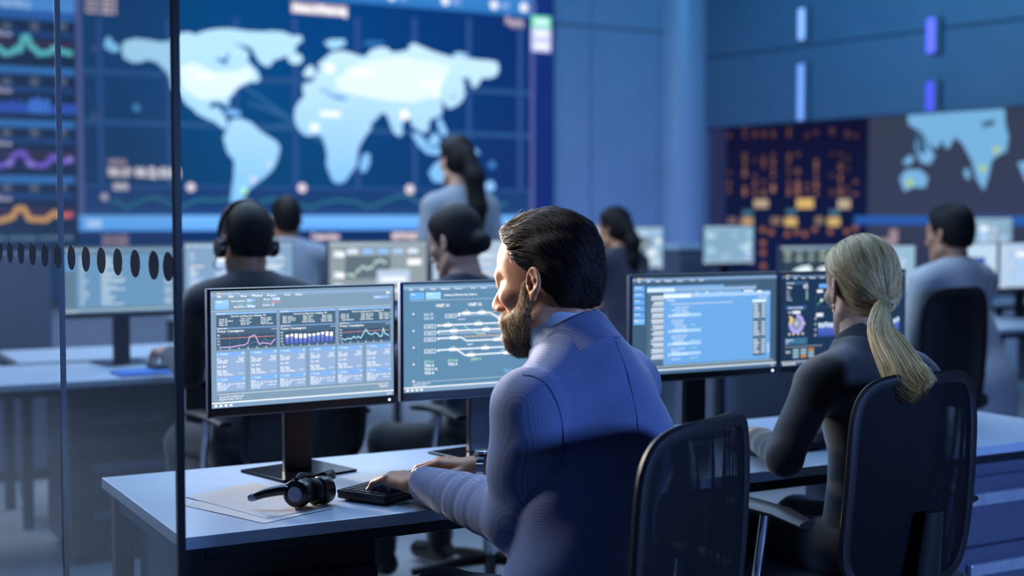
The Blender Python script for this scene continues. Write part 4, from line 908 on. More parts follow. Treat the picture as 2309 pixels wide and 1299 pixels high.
def sheet(pts, z, label, lines=False):
    c_ = np.mean([p[:2] for p in pts], 0); t = empty('paper_sheet', (c_[0], c_[1], z), 0, label, 'paper', 'papers under the headset')
    q = [Vector((p[0] - c_[0], p[1] - c_[1], 0)) for p in pts]
    fn = lambda u, v: tuple(q[0].lerp(q[1], u).lerp(q[3].lerp(q[2], u), v) + Vector((0, 0, .0008 + .0006 * math.sin(u * 3 + v * 2) ** 2)))
    MB().grid(fn, 8, 8, .0006).build('sheet', M_paper, t, True)
    if lines:
        for k in range(3):
            v = .2 + k * .06; g = MB(); g.grid(lambda a, b_, v=v: tuple(Vector(fn(.1 + a * (.75 - .25 * (k % 3 == 2)), v + b_ * .022)) + Vector((0, 0, .0003))), 6, 1); g.build('print_line', M_ink, t)
        for k in range(4):
            g = MB(); g.grid(lambda a, b_, k=k: tuple(Vector(fn(.15 + k * .07 + a * .04, .02 + b_ * .08)) + Vector((0, 0, .0004))), 2, 1); g.build('print_bar', M_ink, t)
sheet([onz(412, 1140, ZD), onz(596, 1181, ZD), onz(752, 1147, ZD), onz(572, 1094, ZD)], ZD + .0002, 'lower white sheet of paper under the headset')
sheet([onz(418, 1122, ZD), onz(600, 1171, ZD), onz(748, 1144, ZD), onz(575, 1090, ZD)], ZD + .0010, 'upper printed sheet of paper under the headset', True)
def nz_(v): return v / np.linalg.norm(v)
# headset lying on the papers: near cup faces the camera
M_blk = pm('black_headset_plastic', '#0b0b0f', .3, nscale=60, namp=.15)
M_pad = pm('black_ear_cushion', '#0f0f13', .6, nscale=90, namp=.2, bump=.1)
M_disc = pm('grey_disc', '#8a93aa', .4, nscale=50)
hp = onz(668, 1146, ZD + .003); fdir = -FH * .9 - RT * .25; fdir /= np.linalg.norm(fdir)
t = empty('headset', (hp[0], hp[1], ZD + .0028), 0, 'black over-ear headset lying on the papers', 'headset')
def L_(px, py, d): return tuple(at(px, py, d) - np.array(t.location))
d0_ = float((hp - CP) @ FW)
c1 = np.array(L_(669, 1113, d0_)); c2_ = np.array(L_(734, 1103, d0_ + .062)); f2 = np.array([-fdir[1], fdir[0], 0]) * .6 + fdir * -.55; f2 /= np.linalg.norm(f2)
for nm, c_, ax in (('ear_cup', c1, fdir), ('ear_cup', c2_, FH * .72 + RT * .69)):
    cup = MB().lathe([(.004, -.026), (.022, -.025), (.030, -.018), (.0315, -.004), (.029, .006), (.024, .009), (.002, .009)], c_, ax, 28).build(nm, M_blk, t, True)
    MB().lathe([(.0, .0095), (.0165, .0095), (.0165, .0108), (.0, .0112)], c_, ax, 24).build('disc', M_disc, cup, True)
    pr = []
    for i in range(13):
        a = 2 * math.pi * i / 12; pr.append((.020 + .0095 * math.cos(a), -.031 + .010 * math.sin(a)))
    MB().lathe(pr, c_, ax, 28).build('cushion', M_pad, cup, True)
def spline(P, n=6):
    P = [np.array(p, float) for p in P]; Q = [2 * P[0] - P[1]] + P + [2 * P[-1] - P[-2]]; out = []
    for i in range(1, len(Q) - 2):
        for k in range(n):
            s = k / n; a, b_, c_, d_ = Q[i - 1:i + 3]
            out.append(.5 * ((2 * b_) + (c_ - a) * s + (2 * a - 5 * b_ + 4 * c_ - d_) * s * s + (3 * b_ - a - 3 * c_ + d_) * s ** 3))
    out.append(P[-1]); return out
# headband: a hoop lying away from the camera between the two cups
e2 = (c1 + c2_) / 2
band = [c1 + np.array([0, 0, .026]), c1 + FH * .03 + RT * .006 + np.array([0, 0, .030]), e2 + FH * .085 + np.array([0, 0, .012]), c2_ + FH * .05 + RT * .01 + np.array([0, 0, .024]), c2_ + np.array([0, 0, .026])]
MB().tube([np.array([p[0], p[1], max(p[2], .010)]) for p in spline(band)], .0085, 10, flat=(.7, 1.3)).build('headband', M_blk, t, True)
e1 = np.array(L_(572, 1121, d0_ - .005)); bo = spline([c1 - RT * .020 + fdir * .002 + np.array([0, 0, .006]), c1 * .65 + e1 * .35 + np.array([0, 0, .010]), c1 * .25 + e1 * .75 + np.array([0, 0, .006]), e1])
MB().tube([np.array([p[0], p[1], max(p[2], .010)]) for p in bo], list(np.linspace(.0125, .0085, len(bo))), 10).build('microphone_boom', M_blk, t, True)
tip = MB().lathe([(.001, -.006), (.0085, -.005), (.0092, .006), (.006, .012), (.001, .013)], (e1[0], e1[1], max(e1[2], .0105)), tuple(nz_(e1 - c1)), 14).build('microphone_tip', M_disc, t, True)
# book or tablet lying below the man's second screen, headset man's blue folder, mouse
def slab(px, py, z, sx, sy, rz, hh, mat, name, label, cat):
    p = onz(px, py, z); o = MB().box((-sx / 2, -sy / 2, 0), (sx / 2, sy / 2, hh), .002).build(name, mat); o.location = (p[0], p[1], z); o.rotation_euler = (0, 0, rz); return tag(o, label, cat)
slab(345, 842, ZD, .30, .16, .05, .012, pm('blue_folder_card', '#3b6fc0', .4), 'folder', 'blue folder on the desk beside the headset man\'s hand', 'folder')
p = onz(925, 1148, ZD)

t = empty('low_cabinet', (onw(1535, 580, 9.3)[0], 9.3, 0), 0, 'low blue-grey cabinet against the wall panels beside the third-row desk', 'cabinet')
bxp('body', (-.16, -.2, .05), (.16, .2, 1.10), M_side, t, .004); bxp('top', (-.18, -.22, 1.10), (.18, .22, 1.14), M_top, t, .004); bxp('door', (-.15, -.215, .07), (.15, -.2, 1.08), M_side, t, .002); bxp('plinth', (-.15, -.18, 0), (.15, .18, .05), M_steel, t)

# ------------------------------------------------------------------ people: smooth distance fields turned into meshes
def nz3(v): v = np.asarray(v, float); return v / np.linalg.norm(v)
class Field:
    def __init__(s, lo, hi, h):
        s.lo = np.array(lo, float); s.h = h; n = np.ceil((np.array(hi) - s.lo) / h).astype(int) + 1
        s.ax = [s.lo[i] + h * np.arange(n[i]) for i in range(3)]; s.d = np.full(n, .08, np.float32)
    def _g(s, lo, hi, m):
        sl = []
        for i in range(3):
            a = int(max(0, math.floor((lo[i] - m - s.lo[i]) / s.h))); b = int(min(len(s.ax[i]), math.ceil((hi[i] + m - s.lo[i]) / s.h) + 1))
            if b <= a: return None, None
            sl.append(slice(a, b))
        X = s.ax[0][sl[0]][:, None, None]; Y = s.ax[1][sl[1]][None, :, None]; Z = s.ax[2][sl[2]][None, None, :]
        return tuple(sl), (X, Y, Z)
    def _c(s, sl, v, k, op):
        d = s.d[sl]; v = v.astype(np.float32)
        if op == 'u':
            if k > 0: hh = np.clip(.5 + .5 * (d - v) / k, 0, 1); s.d[sl] = d * (1 - hh) + v * hh - k * hh * (1 - hh)
            else: s.d[sl] = np.minimum(d, v)
        else:
            v = -v
            if k > 0: hh = np.clip(.5 - .5 * (d - v) / k, 0, 1); s.d[sl] = d * (1 - hh) + v * hh + k * hh * (1 - hh)
            else: s.d[sl] = np.maximum(d, v)
    def cap(s, a, b, ra, rb=None, k=.02, flat=None, op='u'):
        a = np.asarray(a, float); b = np.asarray(b, float); rb = ra if rb is None else rb; rm = max(ra, rb)
        sl, g = s._g(np.minimum(a, b) - rm, np.maximum(a, b) + rm, .075)
        if sl is None: return s
        X, Y, Z = g; ab = b - a; L2 = max(ab @ ab, 1e-9)
        t = np.clip(((X - a[0]) * ab[0] + (Y - a[1]) * ab[1] + (Z - a[2]) * ab[2]) / L2, 0, 1)
        qx, qy, qz = X - a[0] - t * ab[0], Y - a[1] - t * ab[1], Z - a[2] - t * ab[2]
        f = 1.
        if flat is not None:
            n, f = nz3(flat[0]), flat[1]; q = (qx * n[0] + qy * n[1] + qz * n[2]) * (f - 1); qx, qy, qz = qx + n[0] * q, qy + n[1] * q, qz + n[2] * q
        s._c(sl, (np.sqrt(qx * qx + qy * qy + qz * qz) - (ra + (rb - ra) * t)) / max(1, f ** .5), k, op); return s
    def chain(s, P, R, k=.02, flat=None):
        for i in range(len(P) - 1): s.cap(P[i], P[i + 1], R[i], R[i + 1], k, flat)
        return s
    def ell(s, c, r, rot=None, k=.02, op='u'):
        c = np.asarray(c, float); r = np.asarray(r, float); rm = r.max(); sl, g = s._g(c - rm, c + rm, .06)
        if sl is None: return s
        x, y, z = g[0] - c[0], g[1] - c[1], g[2] - c[2]
        if rot is not None: x, y, z = [rot[0][i] * x + rot[1][i] * y + rot[2][i] * z for i in range(3)]
        k0 = np.sqrt((x / r[0]) ** 2 + (y / r[1]) ** 2 + (z / r[2]) ** 2); k1 = np.sqrt((x / r[0] ** 2) ** 2 + (y / r[1] ** 2) ** 2 + (z / r[2] ** 2) ** 2) + 1e-9
        s._c(sl, k0 * (k0 - 1) / k1 + 0 * (x + y + z), k, op); return s
    def cut(s, p, n, k=.004):
        """keep the side opposite to n"""
        n = nz3(n); X, Y, Z = s.ax[0][:, None, None], s.ax[1][None, :, None], s.ax[2][None, None, :]
        v = (X - p[0]) * n[0] + (Y - p[1]) * n[1] + (Z - p[2]) * n[2]; s._c((slice(None),) * 3, -v, k, 's'); return s
    def warp(s, fn):
        X, Y, Z = s.ax[0][:, None, None], s.ax[1][None, :, None], s.ax[2][None, None, :]; s.d = s.d + fn(X, Y, Z).astype(np.float32); return s
    def sample(s, P):
        """distance and gradient at points"""
        q = (P - s.lo) / s.h; n = np.array(s.d.shape); q = np.clip(q, 1.01, n - 3.02); i = np.floor(q).astype(int); f = q - i
        def tri(off):
            v = 0
            for a in (0, 1):
                for b in (0, 1):
                    for c in (0, 1):
                        w_ = (f[:, 0] if a else 1 - f[:, 0]) * (f[:, 1] if b else 1 - f[:, 1]) * (f[:, 2] if c else 1 - f[:, 2])
                        v = v + w_ * s.d[i[:, 0] + a + off[0], i[:, 1] + b + off[1], i[:, 2] + c + off[2]]
            return v
        g = np.stack([tri(np.eye(3, dtype=int)[k]) - tri(-np.eye(3, dtype=int)[k]) for k in range(3)], 1)
        return tri((0, 0, 0)), g / (np.linalg.norm(g, axis=1, keepdims=True) + 1e-9)
    def mesh(s):
        d = s.d.copy(); d[[0, -1]] = .05; d[:, [0, -1]] = .05; d[:, :, [0, -1]] = .05
        ins = d < 0; n = np.array(d.shape)
        c = sum(ins[a:n[0] - 1 + a, b:n[1] - 1 + b, e:n[2] - 1 + e].astype(np.int8) for a in (0, 1) for b in (0, 1) for e in (0, 1))
        I = np.argwhere((c > 0) & (c < 8)); idx = -np.ones(c.shape, np.int32); idx[I[:, 0], I[:, 1], I[:, 2]] = np.arange(len(I))
        acc = np.zeros((len(I), 3)); cnt = np.zeros(len(I))
        co = [(a, b, e) for a in (0, 1) for b in (0, 1) for e in (0, 1)]
        for p in co:
            for ax in range(3):
                if p[ax]: continue
                q = list(p); q[ax] = 1
                d0 = d[I[:, 0] + p[0], I[:, 1] + p[1], I[:, 2] + p[2]]; d1 = d[I[:, 0] + q[0], I[:, 1] + q[1], I[:, 2] + q[2]]
                m = (d0 < 0) != (d1 < 0); t = np.where(m, d0 / np.where(m, d0 - d1, 1), 0)
                pos = np.tile(np.array(p, float), (len(I), 1)); pos[:, ax] = t; acc[m] += pos[m]; cnt += m
        V = s.lo + (I + acc / cnt[:, None]) * s.h
        F = []
        for ax in range(3):
            u, v = [(1, 2), (2, 0), (0, 1)][ax]
            sl0 = [slice(None)] * 3; sl1 = [slice(None)] * 3; sl0[ax] = slice(0, -1); sl1[ax] = slice(1, None)
            a, b = ins[tuple(sl0)], ins[tuple(sl1)]; E = np.argwhere(a != b); E = E[(E[:, u] > 0) & (E[:, v] > 0) & (E[:, u] < n[u] - 1) & (E[:, v] < n[v] - 1)]
            fl = a[E[:, 0], E[:, 1], E[:, 2]]
            def ci(du, dv): q = E.copy(); q[:, u] -= du; q[:, v] -= dv; return idx[q[:, 0], q[:, 1], q[:, 2]]
            Q = np.stack([ci(1, 1), ci(0, 1), ci(0, 0), ci(1, 0)], 1); Q[~fl] = Q[~fl][:, ::-1]; F.append(Q)
        return V, np.concatenate(F)
def xf(V, M): return V @ M[:3, :3].T + M[:3, 3]
def frame_m(loc, heading, pitch=0., roll=0., sc=1.):
    """local y = facing; heading counter-clockwise from +Y, pitch up positive"""
    m = Matrix.Translation(tuple(loc)) @ Matrix.Rotation(heading, 4, 'Z') @ Matrix.Rotation(pitch, 4, 'X') @ Matrix.Rotation(roll, 4, 'Y') @ Matrix.Scale(sc, 4)
    return np.array(m)
def skin(name, col, warm=.0):
    m = pm(name, col, .5, nscale=90, namp=.10, bump=.10, bscale=500, spec=.4)
    b = m.node_tree.nodes['Principled BSDF']; b.inputs['Subsurface Weight'].default_value = .12; b.inputs['Subsurface Radius'].default_value = (.01, .004, .002); b.inputs['Subsurface Scale'].default_value = .6
    return m
def head_field(h=.0035, fem=False):
    F = Field((-.12, -.16, -.25), (.12, .16, .18), h); j = .92 if fem else 1.
    F.ell((0, -.018, .052), (.076, .100, .086), k=.0).ell((0, .035, .055), (.064, .062, .062), k=.03)
    F.ell((0, .030, -.025), (.062 * j, .066, .088), k=.03)
    for s in (-1, 1):
        F.cap((s * .056 * j, -.002, -.062), (s * .018, .076, -.104), .020 * j, .017 * j, .03)
        F.ell((s * .043, .064, -.012), (.024, .026, .022), k=.02)
        F.ell((s * .031, .112, .012), (.017, .017, .013), k=.012, op='s')
        F.ell((s * .031, .084, .010), (.0145, .0145, .0135), k=.003)
        F.cap((s * .048, .072, .014), (s * .016, .093, .020), .004, .004, .006)
        F.ell((s * .0125, .111, -.034), (.009, .011, .008), k=.006)
    F.cap((-.034, .086, .032), (.034, .086, .032), .013, .013, .018)
    F.cap((0, .092, .022), (0, .124, -.024), .0085, .0115, .012).ell((0, .122, -.029), (.0125, .0125, .0105), k=.008)
    F.cap((-.019, .093, -.058), (.019, .093, -.058), .009, .009, .008).cap((-.016, .094, -.070), (.016, .094, -.070), .009, .009, .008)
    F.cap((-.022, .105, -.0642), (.022, .105, -.0642), .0025, .0025, .004, op='s')
    F.ell((0, .082, -.102), (.026, .022, .022), k=.02)
    F.cap((0, -.028, -.03), (0, -.042, -.135), .056 * j, .052 * j, .035)
    for s in (-1, 1):   # ear: rim, bowl, lobe
        rot = np.array(Matrix.Rotation(s * .35, 3, 'Z') @ Matrix.Rotation(.22, 3, 'X')); rot = rot.tolist()
        F.ell((s * .083, -.016, .006), (.0085, .0210, .031), rot, .006)
        F.ell((s * .090, -.015, .011), (.0085, .0155, .0215), rot, .003, 's')
        F.ell((s * .084, -.006, -.004), (.0085, .0085, .011), rot, .003, 's')
        F.chain([(s * .083, -.012, .024), (s * .086, -.020, .010), (s * .085, -.021, -.006), (s * .084, -.014, -.016)], [.0028, .0036, .0036, .003], .004)
        F.ell((s * .080, -.008, -.024), (.0062, .0085, .0105), rot, .007)
        F.cap((s * .081, -.002, -.004), (s * .083, -.004, -.010), .0038, .003, .004)
    return F
def hair_short(F0h=.004, thick=.010, front=.083, back=-.085, full=1., ear=True):
    F = Field((-.13, -.17, -.16), (.13, .16, .20), F0h)
    F.ell((0, -.020, .056), (.076 + thick, .104 + thick * full, .088 + thick * 1.3), k=.0).ell((0, -.052, .0), (.066 + thick, .062 + thick * full, .085), k=.03)
    F.ell((0, .045, .085), (.058, .050, .050), k=.03)
    F.cut((0, front, .10), (0, .90, -.42), .012)
    F.cut((0, 0, back), (0, .12, -1), .006)
    if ear:
        for s in (-1, 1): F.ell((s * .102, -.010, -.020), (.034, .032, .060), k=.008, op='s'); F.ell((s * .095, .055, -.02), (.05, .034, .05), k=.01, op='s')
    return F
def strands(F, V, n, step, ns, flow, wid, lift, colf, seed, noise=.25, taper=True, filt=None):
    """ribbons that follow the surface of field F along a flow direction"""
    rng = np.random.default_rng(seed)
    if filt is not None: V = V[filt(V)]
    p = V[rng.integers(0, len(V), n)] + rng.normal(0, .002, (n, 3)); rnd = rng.normal(0, 1, (n, 3)); lf = np.abs(rng.normal(0, 1, n))[:, None]
    P = []; Ns = []
    for k in range(ns):
        d, g = F.sample(p); p = p - g * d[:, None]; P.append(p + g * (lift * (.3 + lf) * (k / ns + .15))); Ns.append(g)
        f = flow(p) + noise * rnd; f = f - g * np.sum(f * g, 1, keepdims=True); f /= np.linalg.norm(f, axis=1, keepdims=True) + 1e-9
        p = p + f * step * (.7 + .6 * rng.random((n, 1)))
    P = np.stack(P, 1); Ns = np.stack(Ns, 1); return ribbons(P, Ns, wid, colf(rng, P[:, 0]), taper)
def ribbons(P, Ns, wid, cols, taper=True):
    n, m, _ = P.shape; T = np.gradient(P, axis=1); S_ = np.cross(T, Ns); S_ /= np.linalg.norm(S_, axis=2, keepdims=True) + 1e-9
    t = np.linspace(0, 1, m); wv = wid * (np.sin(np.pi * (.12 + .83 * t)) if taper else np.ones(m)); S_ = S_ * wv[None, :, None] * .5
    mid = P + Ns * wid * .35
    V = np.stack([P - S_, mid, P + S_], 2).reshape(-1, 3); b = (np.arange(n) * m * 3)[:, None, None] + (np.arange(m - 1) * 3)[None, :, None] + np.arange(2)[None, None, :]
    Fc = np.stack([b, b + 1, b + 4, b + 3], -1).reshape(-1, 4); return V, Fc, np.repeat(cols, m * 3, 0)
def merge(*ms):
    V = []; F = []; C = []; o = 0
    for m in ms:
        V.append(m[0]); F.append(m[1] + o); o += len(m[0]); C.append(m[2] if len(m) > 2 else np.zeros((len(m[0]), 3)))
    return np.concatenate(V), np.concatenate(F), np.concatenate(C)
def colmix(c1, c2, sd=.0):
    a, b = np.array(lin(c1)), np.array(lin(c2))
    return lambda rng, P: a + (b - a) * np.clip(rng.random((len(P), 1)) + rng.normal(0, sd + 1e-6, (len(P), 1)), 0, 1)
def hand_field(F, M, s, curl=1., h=1., k=.006):
    """hand into field F; M: local y to the fingers, z back of the hand, s=+1 right hand (thumb at -x)"""
    T = lambda *p: xf(np.array([[p[0] * s, p[1], p[2]]]) * h, M)[0]
    n = M[:3, :3] @ np.array([0, 0, 1.])
    F.cap(T(0, -.03, 0), T(0, .01, 0), .027 * h, .028 * h, .01, (n, 1.35))
    F.cap(T(-.016, .02, 0), T(-.020, .080, .004), .019 * h, .015 * h, .012, (n, 1.2)); F.cap(T(.004, .02, 0), T(.004, .084, .006), .019 * h, .015 * h, .012, (n, 1.2)); F.cap(T(.020, .02, -.002), T(.027, .074, .0), .017 * h, .013 * h, .012, (n, 1.2))
    for i, (x, y0, l, sp) in enumerate(((-.027, .082, .98, -.10), (-.007, .087, 1.08, -.02), (.013, .084, 1.0, .05), (.031, .076, .82, .13))):
        a = np.array([x, y0, .006]); dx = sp
        b = a + np.array([dx * .04, .040 * l, -.004 - .010 * curl]); c = b + np.array([dx * .02, (.024 - .008 * curl) * l, -.018 * curl * l - .002]); e = c + np.array([0, (.016 - .012 * curl) * l, -.016 * curl * l - .003])
        F.chain([T(*a), T(*b), T(*c), T(*e)], [.0098 * h, .0088 * h, .0080 * h, .0072 * h], k * .7)
    F.chain([T(-.022, .012, -.006), T(-.044, .042, -.014), T(-.050, .070, -.026), T(-.046, .094, -.034)], [.015 * h, .0125 * h, .0105 * h, .0085 * h], k)
    return F
def collar(parent, name, mat, M, rt, rb, z0, z1, open_=.35, th=.006, fwd=0., nn=40, flare=0.):
    """band round the neck in frame M: radius rt at top z1, rb at bottom z0, open at the front (+y)"""
    g = MB()
    def fn(u, v):
        a = math.pi / 2 + open_ + (2 * math.pi - 2 * open_) * u; r = rb + (rt - rb) * v + flare * (1 - v) ** 2
        fr = (1 + math.sin(a)) / 2; z = z0 + (z1 - z0) * v - fwd * fr ** 1.5
        return tuple(xf(np.array([[math.cos(a) * r, math.sin(a) * r * 1.08, z]]), M)[0])
    g.grid(fn, nn, 5, th); return g.build(name, mat, parent, True)

def rot2(head): return np.array([math.cos(head), math.sin(head), 0]), np.array([-math.sin(head), math.cos(head), 0])
def derive(hx, hy, hd, heading, lean=.10, sw=.185, sitz=.56, arm=(.08, .24), spread=.02, face=None, pitch=-.1, hsc=1., elbow_z=None, wrist_z=.80):
    """joints of a seated figure from the place of the head (between the ears)"""
    fx, fy = rot2(heading); Hd = at(hx, hy, hd); z = np.array([0, 0, 1.])
    nb = Hd - fy * .055 - z * .145; J = dict(head=Hd, heading=heading, face=heading if face is None else face, pitch=pitch, hsc=hsc, C7=nb)
    up = nb - z * .062
    for s, n in ((-1, 'L'), (1, 'R')):
        S = up + fx * s * sw; E = S + fx * s * (.05 + spread) + fy * arm[0] - z * .28; E[2] = elbow_z or E[2]
        Wv = E - fx * s * .09 + fy * arm[1]; Wv[2] = max(wrist_z, .0); J['S' + n], J['E' + n], J['W' + n] = S, E, Wv
    P = Hd - fy * (lean + .08); P[2] = sitz; J['P'] = P; legs(J, heading); return J
def legs(J, heading, kd=.42, sitz=None):
    fx, fy = rot2(heading); P = J['P']
    for s, n in ((-1, 'L'), (1, 'R')):
        hp_ = P + fx * s * .09; hp_[2] = .55; K = hp_ + fx * s * .05 + fy * kd; K[2] = .53; A = K + fy * .02; A[2] = .09
        J['H' + n], J['K' + n], J['A' + n] = hp_, K, A
def person(label, J, top, trou, skinm, shoe, h=.011, hh=.006, fem=False, w=1., topname='jacket', hair=None, group='people at work', wr=None, hands=True, hand_h=.0045, slim=1., trn='trousers', chb=0., fl=1.5, ka=.03, ncut=None, c7=1., ar=None):
    fx, fy = rot2(J['heading']); z = np.array([0, 0, 1.]); P = J['P']
    root = empty('person', (P[0], P[1], 0), 0, label, 'person', group); O = np.array(root.location)
    pts = np.array([J[k] for k in J if isinstance(J[k], np.ndarray)]); lo, hi = pts.min(0) - .26, pts.max(0) + .26; lo[2] = -.02
    mid = (J['SL'] + J['SR']) / 2; tw = w * (.93 if fem else 1.)
    def torso(F, e):
        ch = mid - z * .07 - fy * chb; wa = ch * .45 + P * .55
        F.chain([ch, wa, P + z * .03], [.172 * tw + e, (.150 if fem else .170) * tw + e, .178 * tw + e], .04, (fy, fl))
        F.cap(J['SL'] * .9 + mid * .1, J['SR'] * .9 + mid * .1, .062 * w + e, None, .05)
        for n in 'LR': F.cap(J['C7'] - z * .02, J['S' + n] * .75 + mid * .25 + z * .03, .050 * w + e, .046 * w + e, .06)
        F.cap(J['C7'] - z * (.03 if c7 == 1. else .06), ch, .075 * w * c7 + e, .12 * w + e, .06, (fy, 1.2))
        F.cap(J['C7'] - z * .06 + fy * (.05 - chb), ch + fy * (.05 - chb), .06 * w * c7 + e, .10 * w + e, .06)
        if c7 != 1.: F.cap(J['C7'] - z * .050 - fy * .022, ch - fy * .03 - z * .03, .068 * w + e, .125 * w + e, .05)
    def arms(F, e, k=ka):
        for n in 'LR':
            a4 = ar if ar and n == 'L' else [q * w * slim for q in (.061, .050, .049, .036)]; F.cap(J['S' + n], J['E' + n], a4[0] + e, a4[1] + e, k); F.cap(J['E' + n], J['W' + n], a4[2] + e, a4[3] + e, .015)
    # --- body: one continuous skin surface, head and hands at finer steps
    B = Field(lo, hi, max(h, .010)); torso(B, -.020)
    for n in 'LR':
        B.cap(J['S' + n], J['E' + n], .044, .036, .03); B.cap(J['E' + n], J['W' + n], .035, .027, .02)
        B.chain([J['H' + n], J['K' + n], J['A' + n]], [.078, .052, .038], .03)
    B.cap(J['C7'], J['C7'] + (J['head'] - J['C7']) * .4, .052, .050, .03)
    Bv, Bf = B.mesh(); MH = frame_m(J['head'], J['face'], J['pitch'], J.get('roll', 0), J['hsc'] * (.95 if fem else 1.))
    HF = head_field(hh, fem); Hv, Hf = HF.mesh(); parts_ = [(Bv, Bf), (xf(Hv, MH), Hf)]
    if hands:
        for n, s in (('L', -1), ('R', 1)):
            fo = J.get('hd' + n); fo = nz3(J['W' + n] - J['E' + n]) if fo is None else nz3(fo); fo = nz3(fo * np.array([1, 1, .35])); sd = nz3(np.cross(fo, z)); upv = np.cross(sd, fo)
            M = np.eye(4); M[:3, 0] = sd; M[:3, 1] = fo; M[:3, 2] = upv; M[:3, 3] = J['W' + n] + fo * .01
            Fh = Field(J['W' + n] - .17 + fo * .07, J['W' + n] + .17 + fo * .07, hand_h); hand_field(Fh, M, s, J.get('curl', 1.), .93 if fem else 1.06); Fh.cap(J['W' + n] - fo * .05, J['W' + n], .028 if not fem else .023, .027 if not fem else .022, .012); parts_.append(Fh.mesh())
    V, Fc, _ = merge(*parts_); npmesh('body', V - O, Fc, skinm, root)
    # --- upper clothing
    T = Field(lo, hi, h); torso(T, 0.); arms(T, 0.)
    T.cap(P + z * .02, P - z * .06, .18 * tw, .19 * tw, .04, (fy, 1.35))
    if wr is not None: T.warp(wr)
    for n in 'LR':
        fo = nz3(J['W' + n] - J['E' + n]); cu = J.get('cuff' + n, 0.); T.ell(J['W' + n] + fo * (.085 + cu), (.085, .085, .085), k=.004, op='s')
        if cu < 0: T.ell(J['W' + n] + fo * .03, (.08, .08, .08), k=.004, op='s')
    nb = J['C7'] + (J['head'] - J['C7']) * .55; T.ell(nb, (.066, .070, .075), k=.02, op='s')
    if ncut is not None: T.cap(ncut[0], ncut[1], ncut[2], ncut[3], .008, op='s'); T.ell(ncut[0] + nz3(ncut[1] - ncut[0]) * .085 + fy * .03, (.095, .115, .075), [list(r) for r in ncut[4][:3, :3]], .01, 's')
    Tv, Tf = T.mesh(); npmesh(topname, Tv - O, Tf, top, root)
    # --- legs and shoes
    G = Field(lo - np.array([0, 0, .05]), hi, max(h, .012))
    for n in 'LR': G.chain([J['H' + n], J['K' + n], J['A' + n] + z * .03], [.094 * w, .068 * w, .055 * w], .03)
    G.cap(J['HL'], J['HR'], .11 * w, None, .04); Gv, Gf = G.mesh(); npmesh(trn, Gv - O, Gf, trou, root)
    for n in 'LR':
        A = J['A' + n]; lf = J.get('heading'); S = Field(A - .3, A + .3, .012); S.cap(A - z * .03 - fy * .03, A - z * .045 + fy * .13, .042, .036, .02).cap(A, A + z * .02, .045, .045, .02); S.cut((0, 0, .004), (0, 0, -1)); Sv, Sf = S.mesh(); npmesh('shoe', Sv - O, Sf, shoe, root)
    return root, O, MH, T
SKIN_A = skin('skin_light', '#b4805f'); SKIN_B = skin('skin_fair', '#c79a80'); SKIN_C = skin('skin_tan', '#a87a5e')
M_shoe = pm('black_leather', '#0d0d10', .35, nscale=60)
M_trou = pm('dark_trouser_cloth', '#14161f', .85, nscale=200, namp=.15, bump=.15, sheen=.3)
M_navy = pm('navy_suit_cloth', '#12162e', .85, nscale=160, namp=.12, bump=.12, sheen=.3)
M_black = pm('black_knit', '#0e0f16', .9, nscale=160, namp=.2, bump=.15, sheen=.3)
M_grey = pm('grey_blazer_cloth', '#76808f', .85, nscale=160, namp=.08, bump=.12, sheen=.3)
M_shirt = pm('pale_shirt_cotton', '#b9c6d8', .8, nscale=220, namp=.05, bump=.08)
M_blue = pm('grey_blue_shirt_cotton', '#a4a6aa', .8, nscale=180, namp=.06, bump=.1)
M_char = pm('charcoal_suit_cloth', '#131419', .82, nscale=220, namp=.15, bump=.12, sheen=.4)
HAIR = hairmat('hair_fibres', .62, .22); M_hd = pm('dark_hair', '#0b090a', .6, nscale=150, namp=.4, bump=.4, bscale=300, spec=.18)

# ------------------------------------------------------------------ bearded man in the foreground
fx, fy = rot2(H_MAN); FACE = math.radians(31)
J = dict(heading=H_MAN, face=FACE, pitch=math.radians(-10), roll=math.radians(0), hsc=.99)
MR = frame_m((0, 0, 0), FACE, J['pitch'], 0, .99)
J['head'] = at(1201, 640, 2.725) - xf(np.array([[-.084, -.014, .002]]), MR)[0]
J['C7'] = at(1288, 738, 2.80); J['SL'] = at(1198, 914, 2.64); J['SR'] = at(1420, 864, 2.97)
J['EL'] = at(1176, 1168, 2.64); J['WL'] = at(958, 1093, 2.97); J['ER'] = at(1345, 1075, 3.04); J['WR'] = at(1085, 1052, 3.14)
J['P'] = at(1300, 1410, 2.60); J['P'][2] = .58; legs(J, H_MAN, .44); J['hdL'] = nz3(at(850, 1078, 3.08) - J['WL']); J['hdR'] = nz3(at(945, 1050, 3.17) - J['WR']); J['curl'] = 1.0; J['cuffR'] = -.075
def wr_man(X, Y, Z):
    """creases: rings near the elbow and cuff of the near sleeve, long folds across the back"""
    E, W_e, S_ = J['EL'], J['WL'], J['SL']; v = 0
    for a, b, amp, fr, c_, sg in ((E, W_e, .0013, 95., .45, .3), (S_, E, .0028, 70., .85, .25)):
        ab = b - a; L = np.linalg.norm(ab); n = ab / L; t = ((X - a[0]) * n[0] + (Y - a[1]) * n[1] + (Z - a[2]) * n[2]); r2 = (X - a[0] - t * n[0]) ** 2 + (Y - a[1] - t * n[1]) ** 2 + (Z - a[2] - t * n[2]) ** 2
        wgt = np.exp(-((t / L - c_) / sg) ** 2) * np.exp(-np.maximum(r2 - .0045, 0) / .0015); v = v + amp * wgt * (np.sin(t * fr + 30 * (X - a[0]) + 14 * (Z - a[2])) + .6 * np.sin(t * fr * 1.7 + 45 * (Y - a[1]) + 22 * Z))
    v = v + .0022 * np.sin(26 * Z + 17 * X - 9 * Y) * np.sin(19 * X + 5) + .0014 * np.sin(60 * Z - 40 * X + 11 * Y)
    return v
